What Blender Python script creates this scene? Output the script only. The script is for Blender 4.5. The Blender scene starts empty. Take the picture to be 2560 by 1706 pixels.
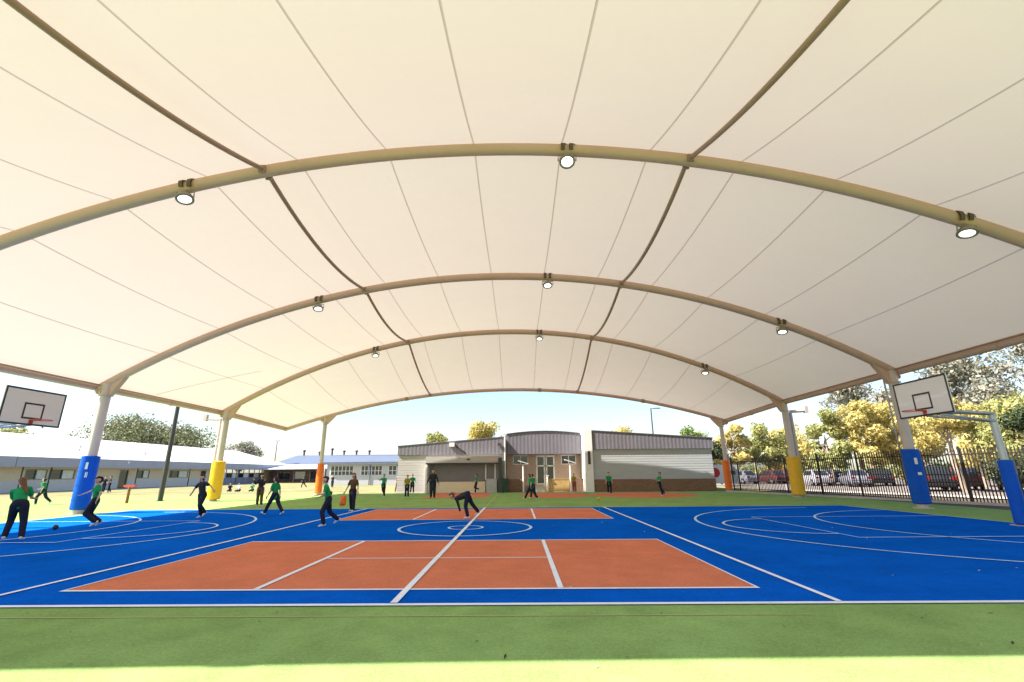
import bpy, bmesh, math, random
import numpy as np
from mathutils import Vector, Matrix, Euler

SC = bpy.context.scene
COL = SC.collection
R = math.radians

# ------------------------------------------------------------------ camera
cam_d = bpy.data.cameras.new("camera")
cam = bpy.data.objects.new("camera", cam_d)
COL.objects.link(cam)
SC.camera = cam
cam_d.sensor_width = 36.0
cam_d.lens = 16.224
cam_d.clip_start = 0.05
cam_d.clip_end = 3000
cam.matrix_world = (Matrix.Translation((1.4465, -5.868, 1.4418)) @ Matrix.Rotation(0.0106, 4, 'Z')
                    @ Matrix.Rotation(math.pi / 2 + 0.2786, 4, 'X') @ Matrix.Rotation(-0.0078, 4, 'Z'))

# ------------------------------------------------------------------ light
SUN_TO = Vector((-0.90, -0.25, 1.0)).normalized()
w = bpy.data.worlds.new("World")
SC.world = w
w.use_nodes = True
wn = w.node_tree
wn.nodes.clear()
sky = wn.nodes.new("ShaderNodeTexSky")
sky.sky_type = 'NISHITA'
sky.sun_disc = False
sky.sun_elevation = math.asin(SUN_TO.z)
sky.sun_rotation = math.atan2(SUN_TO.x, SUN_TO.y)
sky.altitude = 50
sky.air_density = 1.0
sky.dust_density = 1.2
sky.ozone_density = 1.0
bg = wn.nodes.new("ShaderNodeBackground")
bg.inputs[1].default_value = 0.074
wo = wn.nodes.new("ShaderNodeOutputWorld")
wn.links.new(sky.outputs[0], bg.inputs[0])
wn.links.new(bg.outputs[0], wo.inputs[0])

sun_d = bpy.data.lights.new("sun", 'SUN')
sun_d.energy = 4.2
sun_d.angle = R(0.55)
sun_d.color = (1.0, 0.95, 0.88)
sun = bpy.data.objects.new("sun", sun_d)
COL.objects.link(sun)
sun.rotation_euler = (-SUN_TO).to_track_quat('-Z', 'Y').to_euler()

SC.view_settings.view_transform = 'Standard'
SC.view_settings.look = 'None'
SC.view_settings.exposure = 1.88
SC.view_settings.gamma = 1.0
SC.view_settings.use_curve_mapping = False
SC.render.engine = 'CYCLES'
SC.cycles.max_bounces = 10
SC.cycles.diffuse_bounces = 6
SC.cycles.transmission_bounces = 6
SC.cycles.transparent_max_bounces = 8

# ------------------------------------------------------------------ materials
MATS = {}


def mat(name, col, rough=0.7, var=0.12, scale=3.0, spec=0.3, metal=0.0, bump=0.0, bscale=60.0, trans=0.0,
        tcol=None, island=None, stretch=None, speck=None, sheen=0.0, grain=None):
    """procedural material: base colour with noise mottling, optional translucency, per-leaf variation and grain relief"""
    if name in MATS:
        return MATS[name]
    m = bpy.data.materials.new(name)
    m.use_nodes = True
    nt = m.node_tree
    b = nt.nodes["Principled BSDF"]
    b.inputs["Roughness"].default_value = rough
    b.inputs["Metallic"].default_value = metal
    b.inputs["Specular IOR Level"].default_value = spec
    if sheen:
        b.inputs["Sheen Weight"].default_value = sheen
        b.inputs["Sheen Roughness"].default_value = 0.6
    tc = nt.nodes.new("ShaderNodeTexCoord")
    vec = tc.outputs["Object"]
    if stretch:
        mp = nt.nodes.new("ShaderNodeMapping")
        mp.inputs["Scale"].default_value = stretch
        nt.links.new(vec, mp.inputs[0])
        vec = mp.outputs[0]
    n = nt.nodes.new("ShaderNodeTexNoise")
    n.inputs["Scale"].default_value = scale
    n.inputs["Detail"].default_value = 6
    n.inputs["Roughness"].default_value = 0.62
    nt.links.new(vec, n.inputs["Vector"])
    fac = n.outputs["Fac"]
    if island:
        g = nt.nodes.new("ShaderNodeNewGeometry")
        fac = g.outputs["Random Per Island"]
    rp = nt.nodes.new("ShaderNodeValToRGB")
    rp.color_ramp.elements[0].position = 0.25 if not island else 0.0
    rp.color_ramp.elements[1].position = 0.75 if not island else 1.0
    if island:
        rp.color_ramp.elements[0].color = (*island[0], 1)
        rp.color_ramp.elements[1].color = (*island[-1], 1)
        for i, c in enumerate(island[1:-1]):
            e = rp.color_ramp.elements.new((i + 1) / (len(island) - 1))
            e.color = (*c, 1)
    else:
        rp.color_ramp.elements[0].color = (*[max(0, c * (1 - var)) for c in col], 1)
        rp.color_ramp.elements[1].color = (*[min(1, c * (1 + var)) for c in col], 1)
    nt.links.new(fac, rp.inputs[0])
    cout = rp.outputs[0]
    for gs, ga in (grain or ()):
        n4 = nt.nodes.new("ShaderNodeTexNoise")
        n4.inputs["Scale"].default_value = gs
        n4.inputs["Detail"].default_value = 5
        n4.inputs["Roughness"].default_value = 0.7
        nt.links.new(tc.outputs["Object"], n4.inputs["Vector"])
        mr = nt.nodes.new("ShaderNodeMapRange")
        mr.inputs["From Min"].default_value = 0.3
        mr.inputs["From Max"].default_value = 0.7
        mr.inputs["To Min"].default_value = 1 - ga
        mr.inputs["To Max"].default_value = 1 + ga
        nt.links.new(n4.outputs["Fac"], mr.inputs[0])
        vm = nt.nodes.new("ShaderNodeVectorMath")
        vm.operation = 'SCALE'
        nt.links.new(cout, vm.inputs[0])
        nt.links.new(mr.outputs[0], vm.inputs["Scale"])
        cout = vm.outputs[0]
    if speck:
        n3 = nt.nodes.new("ShaderNodeTexNoise")
        n3.inputs["Scale"].default_value = speck[0]
        n3.inputs["Detail"].default_value = 3
        nt.links.new(tc.outputs["Object"], n3.inputs["Vector"])
        r3 = nt.nodes.new("ShaderNodeValToRGB")
        r3.color_ramp.elements[0].position = speck[1]
        r3.color_ramp.elements[1].position = speck[1] + 0.05
        nt.links.new(n3.outputs["Fac"], r3.inputs[0])
        mx = nt.nodes.new("ShaderNodeMixRGB")
        mx.inputs[2].default_value = (*speck[2], 1)
        ml = nt.nodes.new("ShaderNodeMath")
        ml.operation = 'MULTIPLY'
        ml.inputs[1].default_value = speck[3]
        nt.links.new(r3.outputs[0], ml.inputs[0])
        nt.links.new(ml.outputs[0], mx.inputs[0])
        nt.links.new(cout, mx.inputs[1])
        cout = mx.outputs[0]
    nt.links.new(cout, b.inputs["Base Color"])
    if bump:
        n2 = nt.nodes.new("ShaderNodeTexNoise")
        n2.inputs["Scale"].default_value = bscale
        n2.inputs["Detail"].default_value = 4
        nt.links.new(tc.outputs["Object"], n2.inputs["Vector"])
        bp = nt.nodes.new("ShaderNodeBump")
        bp.inputs["Strength"].default_value = bump
        bp.inputs["Distance"].default_value = 0.02
        nt.links.new(n2.outputs["Fac"], bp.inputs["Height"])
        nt.links.new(bp.outputs[0], b.inputs["Normal"])
    if trans > 0:
        t = nt.nodes.new("ShaderNodeBsdfTranslucent")
        if tcol:
            t.inputs[0].default_value = (*tcol, 1)
        else:
            nt.links.new(cout, t.inputs[0])
        mxs = nt.nodes.new("ShaderNodeMixShader")
        mxs.inputs[0].default_value = trans
        nt.links.new(b.outputs[0], mxs.inputs[1])
        nt.links.new(t.outputs[0], mxs.inputs[2])
        out = nt.nodes["Material Output"]
        nt.links.new(mxs.outputs[0], out.inputs[0])
    m.diffuse_color = (*col, 1)
    MATS[name] = m
    return m


def emit(name, col, strength):
    m = bpy.data.materials.new(name)
    m.use_nodes = True
    b = m.node_tree.nodes["Principled BSDF"]
    b.inputs["Base Color"].default_value = (*col, 1)
    b.inputs["Emission Color"].default_value = (*col, 1)
    b.inputs["Emission Strength"].default_value = strength
    return m


def glass_mat(name, col=(0.02, 0.025, 0.03)):
    return mat(name, col, rough=0.08, var=0.3, scale=0.6, spec=0.8)


M = {}
M['green'] = mat('green_acrylic', (0.245, 0.370, 0.120), 0.9, 0.14, 0.45, 0.0, bump=0.4, bscale=150, speck=(14.0, 0.70, (0.10, 0.15, 0.05), 0.4), grain=((1.7, 0.13), (26, 0.16), (85, 0.30)))
M['blue'] = mat('blue_acrylic', (0.004, 0.104, 0.54), 0.9, 0.10, 0.5, 0.0, bump=0.3, bscale=150, speck=(17.0, 0.715, (0.16, 0.32, 0.62), 0.5), grain=((0.35, 0.12), (1.3, 0.12), (18, 0.10), (70, 0.20)))
M['orange'] = mat('terracotta_acrylic', (0.63, 0.20, 0.11), 0.9, 0.08, 0.9, 0.0, bump=0.3, bscale=150, speck=(15.0, 0.72, (0.5, 0.22, 0.15), 0.4), grain=((1.5, 0.09), (20, 0.07), (80, 0.18)))
M['line'] = mat('white_line_paint', (0.78, 0.82, 0.90), 0.8, 0.10, 2.5, 0.0)
M['thinline'] = mat('pale_blue_line_paint', (0.46, 0.65, 0.90), 0.8, 0.18, 2.5, 0.0)
M['faint'] = mat('worn_orange_line', (0.36, 0.38, 0.14), 0.85, 0.12, 2.0)
M['asphalt'] = mat('pale_asphalt', (0.21, 0.175, 0.155), 0.9, 0.15, 0.6, bump=0.3, bscale=90)
M['path'] = mat('pale_concrete', (0.45, 0.42, 0.36), 0.9, 0.10, 0.8, bump=0.2, bscale=60)
M['grass'] = mat('dry_lawn', (0.235, 0.22, 0.11), 0.95, 0.25, 0.25, 0.0, bump=0.5, bscale=40, grain=((0.8, 0.2), (14, 0.2)))
M['mulch'] = mat('garden_bed_mulch', (0.10, 0.075, 0.055), 0.95, 0.4, 5.0, bump=0.6, bscale=30)
M['steel'] = mat('cream_painted_steel', (0.53, 0.345, 0.262), 0.45, 0.05, 1.0, 0.4)
M['column'] = mat('cream_painted_column', (0.52, 0.43, 0.385), 0.4, 0.06, 1.5, 0.4)
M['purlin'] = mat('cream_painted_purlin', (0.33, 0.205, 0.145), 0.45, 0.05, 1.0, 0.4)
M['fabric'] = mat('cream_pvc_membrane', (0.60, 0.55, 0.50), 0.6, 0.06, 0.35, 0.05, trans=0.5, tcol=(0.342, 0.290, 0.234), bump=0.25, bscale=1.1, grain=((0.5, 0.03), (6, 0.015)))
M['seam'] = mat('welded_double_seam', (0.52, 0.45, 0.38), 0.6, 0.05, 1.0, 0.1, trans=0.5, tcol=(0.225, 0.178, 0.135))
M['padblue'] = mat('blue_vinyl_pad', (0.004, 0.085, 0.47), 0.5, 0.1, 2.0, 0.12, bump=0.6, bscale=5, grain=((6, 0.08),))
M['padyellow'] = mat('yellow_vinyl_pad', (0.75, 0.40, 0.012), 0.45, 0.08, 2.0, 0.4, bump=0.6, bscale=5, grain=((6, 0.08),))
M['padorange'] = mat('orange_vinyl_pad', (0.78, 0.15, 0.012), 0.45, 0.08, 2.0, 0.4, bump=0.6, bscale=5, grain=((6, 0.08),))
M['white'] = mat('white_paint', (0.76, 0.75, 0.72), 0.6, 0.05, 1.5, 0.3)
M['board'] = mat('white_backboard', (0.74, 0.68, 0.66), 0.45, 0.04, 1.2, 0.4)
M['black'] = mat('black_paint', (0.025, 0.024, 0.024), 0.5, 0.2, 3.0, 0.4)
M['darkgrey'] = mat('dark_grey_paint', (0.05, 0.046, 0.046), 0.5, 0.15, 2.0, 0.4)
M['clamp'] = mat('dark_bronze_clamp', (0.10, 0.065, 0.035), 0.5, 0.2, 5.0, 0.4)
M['lamp_body'] = mat('grey_lamp_housing', (0.24, 0.21, 0.17), 0.4, 0.1, 5.0, 0.4)
M['lens'] = emit('lit_lamp_lens', (1.0, 0.97, 0.9), 0.9)
M['ringred'] = mat('red_hoop_paint', (0.55, 0.05, 0.025), 0.45, 0.1, 4.0, 0.4)
M['galv'] = mat('galvanised_steel', (0.42, 0.43, 0.43), 0.4, 0.12, 3.0, 0.5, metal=0.5)
M['fence'] = mat('black_fence_powdercoat', (0.022, 0.016, 0.014), 0.5, 0.2, 3.0, 0.4)
M['cladgrey'] = mat('grey_metal_cladding', (0.175, 0.165, 0.19), 0.6, 0.10, 0.8, 0.2)
M['boards'] = mat('pale_grey_weatherboard', (0.40, 0.415, 0.42), 0.7, 0.10, 1.0, stretch=(1, 1, 6))
M['boardsw'] = mat('off_white_weatherboard', (0.41, 0.385, 0.365), 0.7, 0.10, 1.0, stretch=(1, 1, 6))
M['creambrick'] = mat('cream_brick', (0.47, 0.38, 0.24), 0.9, 0.12, 2.0)
M['bluetrim'] = mat('blue_grey_fascia', (0.30, 0.31, 0.40), 0.5, 0.08, 0.8, 0.4)
M['whiteroof'] = mat('white_metal_roof', (0.72, 0.73, 0.75), 0.45, 0.05, 0.5, 0.4)
M['greyroof'] = mat('blue_grey_metal_roof', (0.12, 0.145, 0.20), 0.45, 0.08, 0.5, 0.4)
M['glass'] = glass_mat('window_glass')
M['greenframe'] = mat('green_grey_frame', (0.20, 0.27, 0.22), 0.6, 0.1, 2.0)
M['blind'] = mat('pale_window_blind', (0.75, 0.75, 0.72), 0.8, 0.15, 3.0)
M['shutter'] = mat('grey_roller_shutter', (0.20, 0.19, 0.20), 0.55, 0.06, 1.5)
M['timber'] = mat('yellow_timber', (0.52, 0.33, 0.13), 0.75, 0.2, 2.0, stretch=(1, 1, 5))
M['soldier'] = mat('red_bollard_paint', (0.45, 0.07, 0.04), 0.6, 0.2, 4.0)
M['bollard'] = mat('brown_timber_post', (0.25, 0.11, 0.05), 0.8, 0.2, 6.0)
M['bin'] = mat('dark_green_plastic', (0.02, 0.055, 0.035), 0.5, 0.1, 3.0, 0.4)
M['signred'] = mat('red_sign_print', (0.6, 0.03, 0.03), 0.5, 0.1, 3.0)
M['bark'] = mat('pale_eucalypt_bark', (0.30, 0.235, 0.175), 0.9, 0.35, 3.0, bump=0.4, bscale=14, stretch=(1, 1, 0.3))
M['barkdark'] = mat('dark_bark', (0.10, 0.075, 0.055), 0.9, 0.35, 3.0, bump=0.4, bscale=14, stretch=(1, 1, 0.3))


def brick_mat(name, c1, c2, mortar, scale=1.0, rough=0.9):
    m = bpy.data.materials.new(name)
    m.use_nodes = True
    nt = m.node_tree
    b = nt.nodes["Principled BSDF"]
    b.inputs["Roughness"].default_value = rough
    tc = nt.nodes.new("ShaderNodeTexCoord")
    sp = nt.nodes.new("ShaderNodeSeparateXYZ")
    cb = nt.nodes.new("ShaderNodeCombineXYZ")
    ad = nt.nodes.new("ShaderNodeMath")
    nt.links.new(tc.outputs["Object"], sp.inputs[0])
    nt.links.new(sp.outputs[0], ad.inputs[0])
    nt.links.new(sp.outputs[1], ad.inputs[1])
    nt.links.new(ad.outputs[0], cb.inputs[0])
    nt.links.new(sp.outputs[2], cb.inputs[1])
    bt = nt.nodes.new("ShaderNodeTexBrick")
    bt.inputs["Color1"].default_value = (*c1, 1)
    bt.inputs["Color2"].default_value = (*c2, 1)
    bt.inputs["Mortar"].default_value = (*mortar, 1)
    bt.inputs["Scale"].default_value = scale
    bt.inputs["Brick Width"].default_value = 0.24
    bt.inputs["Row Height"].default_value = 0.086
    bt.inputs["Mortar Size"].default_value = 0.008
    nt.links.new(cb.outputs[0], bt.inputs["Vector"])
    nt.links.new(bt.outputs["Color"], b.inputs["Base Color"])
    bp = nt.nodes.new("ShaderNodeBump")
    bp.inputs["Strength"].default_value = 0.4
    bp.inputs["Distance"].default_value = 0.01
    nt.links.new(bt.outputs["Fac"], bp.inputs["Height"])
    bp.invert = True
    nt.links.new(bp.outputs[0], b.inputs["Normal"])
    return m


M['brownbrick'] = brick_mat('brown_brick', (0.16, 0.075, 0.04), (0.22, 0.11, 0.06), (0.26, 0.2, 0.15))
M['tanbrick'] = brick_mat('tan_brick', (0.40, 0.28, 0.22), (0.46, 0.33, 0.26), (0.48, 0.4, 0.33))
M['cbrick'] = brick_mat('cream_brick_wall', (0.74, 0.61, 0.42), (0.68, 0.55, 0.38), (0.62, 0.56, 0.46))

LEAF = {
    'gold': mat('golden_foliage', (0.2, 0.15, 0.04), 0.6, trans=0.35, island=[(0.343, 0.31, 0.092), (0.528, 0.449, 0.145), (0.713, 0.568, 0.211), (0.475, 0.436, 0.158)], spec=0.3),
    'olive': mat('olive_foliage', (0.1, 0.1, 0.035), 0.6, trans=0.3, island=[(0.208, 0.234, 0.078), (0.325, 0.332, 0.111), (0.442, 0.41, 0.143), (0.247, 0.273, 0.111)], spec=0.3),
    'gum': mat('gum_foliage', (0.1, 0.1, 0.035), 0.6, trans=0.25, island=[(0.103, 0.121, 0.057), (0.161, 0.172, 0.075), (0.241, 0.23, 0.103), (0.127, 0.149, 0.081)], spec=0.3),
    'green': mat('green_foliage', (0.06, 0.1, 0.03), 0.6, trans=0.3, island=[(0.10, 0.16, 0.04), (0.18, 0.26, 0.06), (0.28, 0.34, 0.08), (0.10, 0.17, 0.06)], spec=0.3),
    'dark': mat('dark_foliage', (0.03, 0.05, 0.02), 0.6, trans=0.2, island=[(0.018, 0.03, 0.012), (0.035, 0.055, 0.02), (0.05, 0.075, 0.025), (0.025, 0.04, 0.02)], spec=0.3),
    'grey': mat('grey_green_foliage', (0.08, 0.09, 0.06), 0.6, trans=0.25, island=[(0.132, 0.144, 0.12), (0.216, 0.228, 0.168), (0.324, 0.3, 0.216), (0.384, 0.312, 0.24)], spec=0.3),
}

# ------------------------------------------------------------------ object helpers


def tag(o, label=None, cat=None, group=None, kind=None):
    if label: o['label'] = label
    if cat: o['category'] = cat
    if group: o['group'] = group
    if kind: o['kind'] = kind
    return o


def empty(name, loc=(0, 0, 0), rz=0.0, label=None, cat=None, group=None):
    o = bpy.data.objects.new(name, None)
    COL.objects.link(o)
    o.location = loc
    o.rotation_euler = (0, 0, rz)
    o.empty_display_size = 0.1
    return tag(o, label, cat, group)


def link_mesh(name, me, parent=None, mats=()):
    o = bpy.data.objects.new(name, me)
    COL.objects.link(o)
    for m in mats:
        me.materials.append(m)
    if parent:
        o.parent = parent
    return o


class MB:
    """collects verts and faces"""

    def __init__(s):
        s.v = []; s.f = []; s.mi = []; s.smooth = []; s.cur = 0

    def add(s, vs, fs, smooth=False):
        b = len(s.v)
        s.v.extend([tuple(v) for v in vs])
        for f in fs:
            s.f.append(tuple(b + i for i in f)); s.mi.append(s.cur); s.smooth.append(smooth)
        return s

    def box(s, x0, x1, y0, y1, z0, z1):
        vs = [(x, y, z) for z in (z0, z1) for y in (y0, y1) for x in (x0, x1)]
        return s.add(vs, [(0, 2, 3, 1), (4, 5, 7, 6), (0, 1, 5, 4), (2, 6, 7, 3), (0, 4, 6, 2), (1, 3, 7, 5)])

    def obox(s, c, ax, ay, az, hx, hy, hz):
        c = Vector(c); vs = []
        for k in (-1, 1):
            for j in (-1, 1):
                for i in (-1, 1):
                    vs.append(c + ax * hx * i + ay * hy * j + az * hz * k)
        return s.add(vs, [(0, 2, 3, 1), (4, 5, 7, 6), (0, 1, 5, 4), (2, 6, 7, 3), (0, 4, 6, 2), (1, 3, 7, 5)])

    def quad(s, a, b, c, d):
        return s.add([a, b, c, d], [(0, 1, 2, 3)])

    def tube(s, pts, rad, n=10, cap=True, closed=False):
        pts = [Vector(p) for p in pts]
        m = len(pts)
        rs = rad if isinstance(rad, (list, tuple)) else [rad] * m
        vs = []; prev = None
        for i, p in enumerate(pts):
            if closed:
                t = pts[(i + 1) % m] - pts[i - 1]
            else:
                t = pts[min(i + 1, m - 1)] - pts[max(i - 1, 0)]
            t.normalize()
            if prev is None:
                a = Vector((0, 0, 1)) if abs(t.z) < 0.9 else Vector((1, 0, 0))
                u = t.cross(a).normalized()
            else:
                u = (prev - t * prev.dot(t)).normalized()
            prev = u
            v = t.cross(u)
            for k in range(n):
                an = 2 * math.pi * k / n
                vs.append(p + (u * math.cos(an) + v * math.sin(an)) * rs[i])
        fs = []
        for i in range(m if closed else m - 1):
            j = (i + 1) % m
            for k in range(n):
                k2 = (k + 1) % n
                fs.append((i * n + k, i * n + k2, j * n + k2, j * n + k))
        s.add(vs, fs, True)
        if cap and not closed:
            b = len(s.v) - len(vs)
            s.f.append(tuple(b + k for k in reversed(range(n)))); s.mi.append(s.cur); s.smooth.append(False)
            s.f.append(tuple(b + (m - 1) * n + k for k in range(n))); s.mi.append(s.cur); s.smooth.append(False)
        return s

    def lathe(s, c, prof, n=16, axis=Vector((0, 0, 1)), cap=True):
        """prof: (r, h) pairs along axis"""
        axis = axis.normalized()
        a = Vector((1, 0, 0)) if abs(axis.x) < 0.9 else Vector((0, 1, 0))
        u = axis.cross(a).normalized(); v = axis.cross(u)
        c = Vector(c); vs = []
        for r, h in prof:
            for k in range(n):
                an = 2 * math.pi * k / n
                vs.append(c + axis * h + (u * math.cos(an) + v * math.sin(an)) * r)
        fs = []
        for i in range(len(prof) - 1):
            for k in range(n):
                k2 = (k + 1) % n
                fs.append((i * n + k, i * n + k2, (i + 1) * n + k2, (i + 1) * n + k))
        if cap:
            fs.append(tuple(reversed(range(n))))
            fs.append(tuple((len(prof) - 1) * n + k for k in range(n)))
        return s.add(vs, fs, True)

    def prism(s, poly, ext):
        """poly: 3D points, ext: extrusion vector"""
        n = len(poly); e = Vector(ext)
        vs = [Vector(p) for p in poly] + [Vector(p) + e for p in poly]
        fs = [tuple(range(n)), tuple(reversed(range(n, 2 * n)))]
        fs += [(i, i + n, (i + 1) % n + n, (i + 1) % n) for i in range(n)]
        return s.add(vs, fs)

    def mesh(s, name, mats=(), autosmooth=True):
        me = bpy.data.meshes.new(name)
        me.from_pydata(s.v, [], s.f)
        for m in mats:
            me.materials.append(m)
        me.polygons.foreach_set('material_index', s.mi)
        me.polygons.foreach_set('use_smooth', s.smooth)
        bm = bmesh.new(); bm.from_mesh(me)
        bmesh.ops.recalc_face_normals(bm, faces=bm.faces)
        if autosmooth:
            for e in bm.edges:
                if len(e.link_faces) == 2 and e.calc_face_angle(0) > 0.7:
                    e.smooth = False
        bm.to_mesh(me); bm.free()
        me.update()
        return me

    def build(s, name, m, parent=None, bevel=0.0):
        ms = m if isinstance(m, (list, tuple)) else [m]
        me = s.mesh(name, ms)
        o = link_mesh(name, me, parent)
        if bevel:
            md = o.modifiers.new('bevel', 'BEVEL'); md.width = bevel; md.segments = 2; md.limit_method = 'ANGLE'
        return o


def kids(o):
    return list(o.children)


def copy_tree(o, parent=None):
    c = o.copy()
    COL.objects.link(c)
    c.parent = parent
    if parent:
        c.matrix_parent_inverse = o.matrix_parent_inverse
    for ch in kids(o):
        copy_tree(ch, c)
    return c


# ================================================================== SETTING
def sheet(name, x0, x1, y0, y1, z, m, kind='structure'):
    b = MB()
    nx = max(1, int((x1 - x0) / 40)); ny = max(1, int((y1 - y0) / 40))
    if x1 - x0 > 600: nx = ny = 8
    for i in range(nx):
        for j in range(ny):
            xa = x0 + (x1 - x0) * i / nx; xb = x0 + (x1 - x0) * (i + 1) / nx
            ya = y0 + (y1 - y0) * j / ny; yb = y0 + (y1 - y0) * (j + 1) / ny
            b.quad((xa, ya, z), (xb, ya, z), (xb, yb, z), (xa, yb, z))
    o = b.build(name, m)
    o['kind'] = kind
    return o


sheet('ground', -1200, 1200, -900, 1500, -0.02, M['grass'])
sheet('playground_surface', -31, 19.4, -30, 31.3, 0.0, M['green'])
sheet('lawn', -43, -31, -30, 66, -0.012, M['grass'])
sheet('footpath', -47.2, -43, -10, 96, -0.006, M['path'])
sheet('rear_lawn', -31, 6, 31.3, 66, -0.008, M['grass'])
sheet('car_park', 22.5, 75, -20, 95, -0.012, M['asphalt'])
sheet('garden_bed', 19.4, 25.0, -10, 32, -0.009, M['mulch'])

HW = 15.25 / 2
sheet('blue_court', -15.25, 15.25, 0, 15.25, 0.004, M['blue'])
sheet('terracotta_court', -4.5, 4.5, 0.72, 5.2, 0.008, M['orange'])
sheet('terracotta_court', -4.5, 4.5, 10.05, 14.6, 0.008, M['orange'])
sheet('terracotta_patch', -4.6, -0.5, 24.2, 30.8, 0.004, M['orange'])


def disc_patch(name, cx, cy, rx, ry, z, m):
    b = MB(); n = 40
    b.add([(cx + rx * math.cos(2 * math.pi * k / n), cy + ry * math.sin(2 * math.pi * k / n), z) for k in range(n)], [tuple(range(n))])
    o = b.build(name, m); o['kind'] = 'structure'


disc_patch('terracotta_patch', 3.9, 26.6, 2.3, 3.4, 0.004, M['orange'])
disc_patch('terracotta_patch', 9.6, 26.2, 3.4, 3.6, 0.004, M['orange'])


def line(name, pts, wd, z=0.012, m='line', closed=False):
    """flat painted strip along 2D points"""
    P = [Vector((p[0], p[1])) for p in pts]
    n = len(P); L = []; Rr = []
    for i, p in enumerate(P):
        a = P[i - 1] if (i > 0 or closed) else p
        c = P[(i + 1) % n] if (i < n - 1 or closed) else p
        t = (c - a).normalized(); nn = Vector((-t.y, t.x))
        L.append((*(p + nn * wd / 2), z)); Rr.append((*(p - nn * wd / 2), z))
    b = MB()
    fs = [(i, n + i, n + (i + 1) % n, (i + 1) % n) for i in range(n if closed else n - 1)]
    b.add(L + Rr, fs)
    o = b.build(name, M[m]); o['kind'] = 'structure'
    return o


def arc(cx, cy, r, a0, a1, n=48):
    return [(cx + r * math.cos(R(a0 + (a1 - a0) * i / n)), cy + r * math.sin(R(a0 + (a1 - a0) * i / n))) for i in range(n + 1)]


line('court_sideline', [(-15.25, 0), (15.25, 0)], 0.085)
line('court_sideline', [(-15.25, 15.25), (15.25, 15.25)], 0.06, m='thinline')
for sx in (-1, 1):
    line('court_baseline', [(15.22 * sx, 0.05), (15.22 * sx, 15.2)], 0.06, m='thinline')
    line('court_third_line', [(5.083 * sx, 0.04), (5.083 * sx, 15.21)], 0.075, 0.016)
    line('court_arc', arc(13.0 * sx, HW, 6.35, 90 if sx > 0 else -90, 270 if sx > 0 else 90), 0.075, 0.016, 'thinline')
    line('goal_circle', arc(15.2 * sx, HW, 4.9, 90 if sx > 0 else -90, 270 if sx > 0 else 90), 0.068, 0.020, 'thinline')
    line('key_line', [(15.2 * sx, 5.2), (8.95 * sx, 5.2), (8.95 * sx, 10.08), (15.2 * sx, 10.08)], 0.068, 0.024, 'thinline')
    line('free_throw_circle', arc(8.95 * sx, HW, 1.8, 90 if sx > 0 else -90, 270 if sx > 0 else 90), 0.068, 0.028, 'thinline')
    line('small_court_line', [(1.98 * sx, 0.75), (1.98 * sx, 5.17)], 0.075, 0.016)
    line('small_court_line', [(1.98 * sx, 10.08), (1.98 * sx, 14.57)], 0.07, 0.016)
line('halfway_line', [(0, 0.04), (0, 15.21)], 0.085, 0.020)
line('small_court_line', [(-1.94, 3.0), (1.94, 3.0)], 0.045, 0.013)
for y0, y1 in ((0.72, 5.2), (10.05, 14.6)):
    line('small_court_border', [(-4.5, y0), (4.5, y0), (4.5, y1), (-4.5, y1)], 0.07, 0.0125, 'line', True)
line('centre_circle', arc(0, HW, 1.78, 0, 360, 64)[:-1], 0.08, 0.024, 'thinline', True)
line('centre_circle', arc(0, HW, 0.46, 0, 360, 40)[:-1], 0.065, 0.024, 'thinline', True)
line('far_court_line', [(0, 15.4), (0, 31.0)], 0.07, 0.012, 'faint')
line('faint_court_line', [(-6, -0.42), (4.5, -0.42)], 0.03, 0.004, 'faint')

# fallen leaves and grit
rng = np.random.default_rng(4)
lv = MB()
for i in range(170):
    x = rng.uniform(-9, 12); y = rng.uniform(-4.6, -0.1) if i < 95 else rng.uniform(0.1, 14)
    if i >= 95: x = rng.uniform(2, 14)
    s = rng.uniform(0.008, 0.022) if i > 12 else rng.uniform(0.018, 0.028)
    a = rng.uniform(0, 6.28); lv.cur = int(rng.integers(0, 3))
    c, q = math.cos(a), math.sin(a)
    P = [(-s * 1.6, 0, 0.004), (0, -s * 0.5, 0.010), (s * 1.6, 0, 0.012 + s * 0.3), (0, s * 0.5, 0.016)]
    lv.add([(x + px * c - py * q, y + px * q + py * c, pz + (0.008 if i >= 95 else 0)) for px, py, pz in P], [(0, 1, 2, 3)])
o = lv.build('fallen_leaves', [mat('leaf_brown', (0.10, 0.07, 0.03)), mat('leaf_pale', (0.5, 0.45, 0.25)), mat('leaf_dark', (0.04, 0.04, 0.02))])
tag(o, 'tiny dry leaves scattered over the courts', 'leaves', None, 'stuff')

# ================================================================== CANOPY
XC, HALF = 0.5, 17.0
ZA, ZE, ZA4, ZE4 = 10.02, 5.2, 7.72, 4.95
AY = [-3.35, 4.9, 13.45, 22.0, 30.0]
AR = 0.165


def prof(X, za, ze):
    s = za - ze; Rr = (HALF * HALF + s * s) / (2 * s)
    x = X - XC
    return za - Rr + math.sqrt(max(Rr * Rr - x * x, 0.0)) + 0.010 * x


def arch_z(i, X):
    return prof(X, ZA4, ZE4) if i in (0, 4) else prof(X, ZA, ZE)


def mem_z(X, b, t):
    z0, z1 = arch_z(b, X), arch_z(b + 1, X)
    e = max(0.0, 1 - ((X - XC) / HALF) ** 2) ** 0.7
    sag = (0.20 if b in (1, 2) else 0.30) * e
    return z0 + (z1 - z0) * t - sag * 4 * t * (1 - t) + 0.145


canopy = empty('shade_canopy', (0.5, 13.4, 0), 0, 'large cream fabric barrel canopy on padded steel columns over the courts', 'canopy')
CO = Vector((0.5, 13.4, 0))


def cpart(name, mb, m, parent=None, off=True):
    o = mb.build(name, m)
    o.parent = parent or canopy
    if off and parent is None:
        o.location = -CO
    return o


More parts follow.
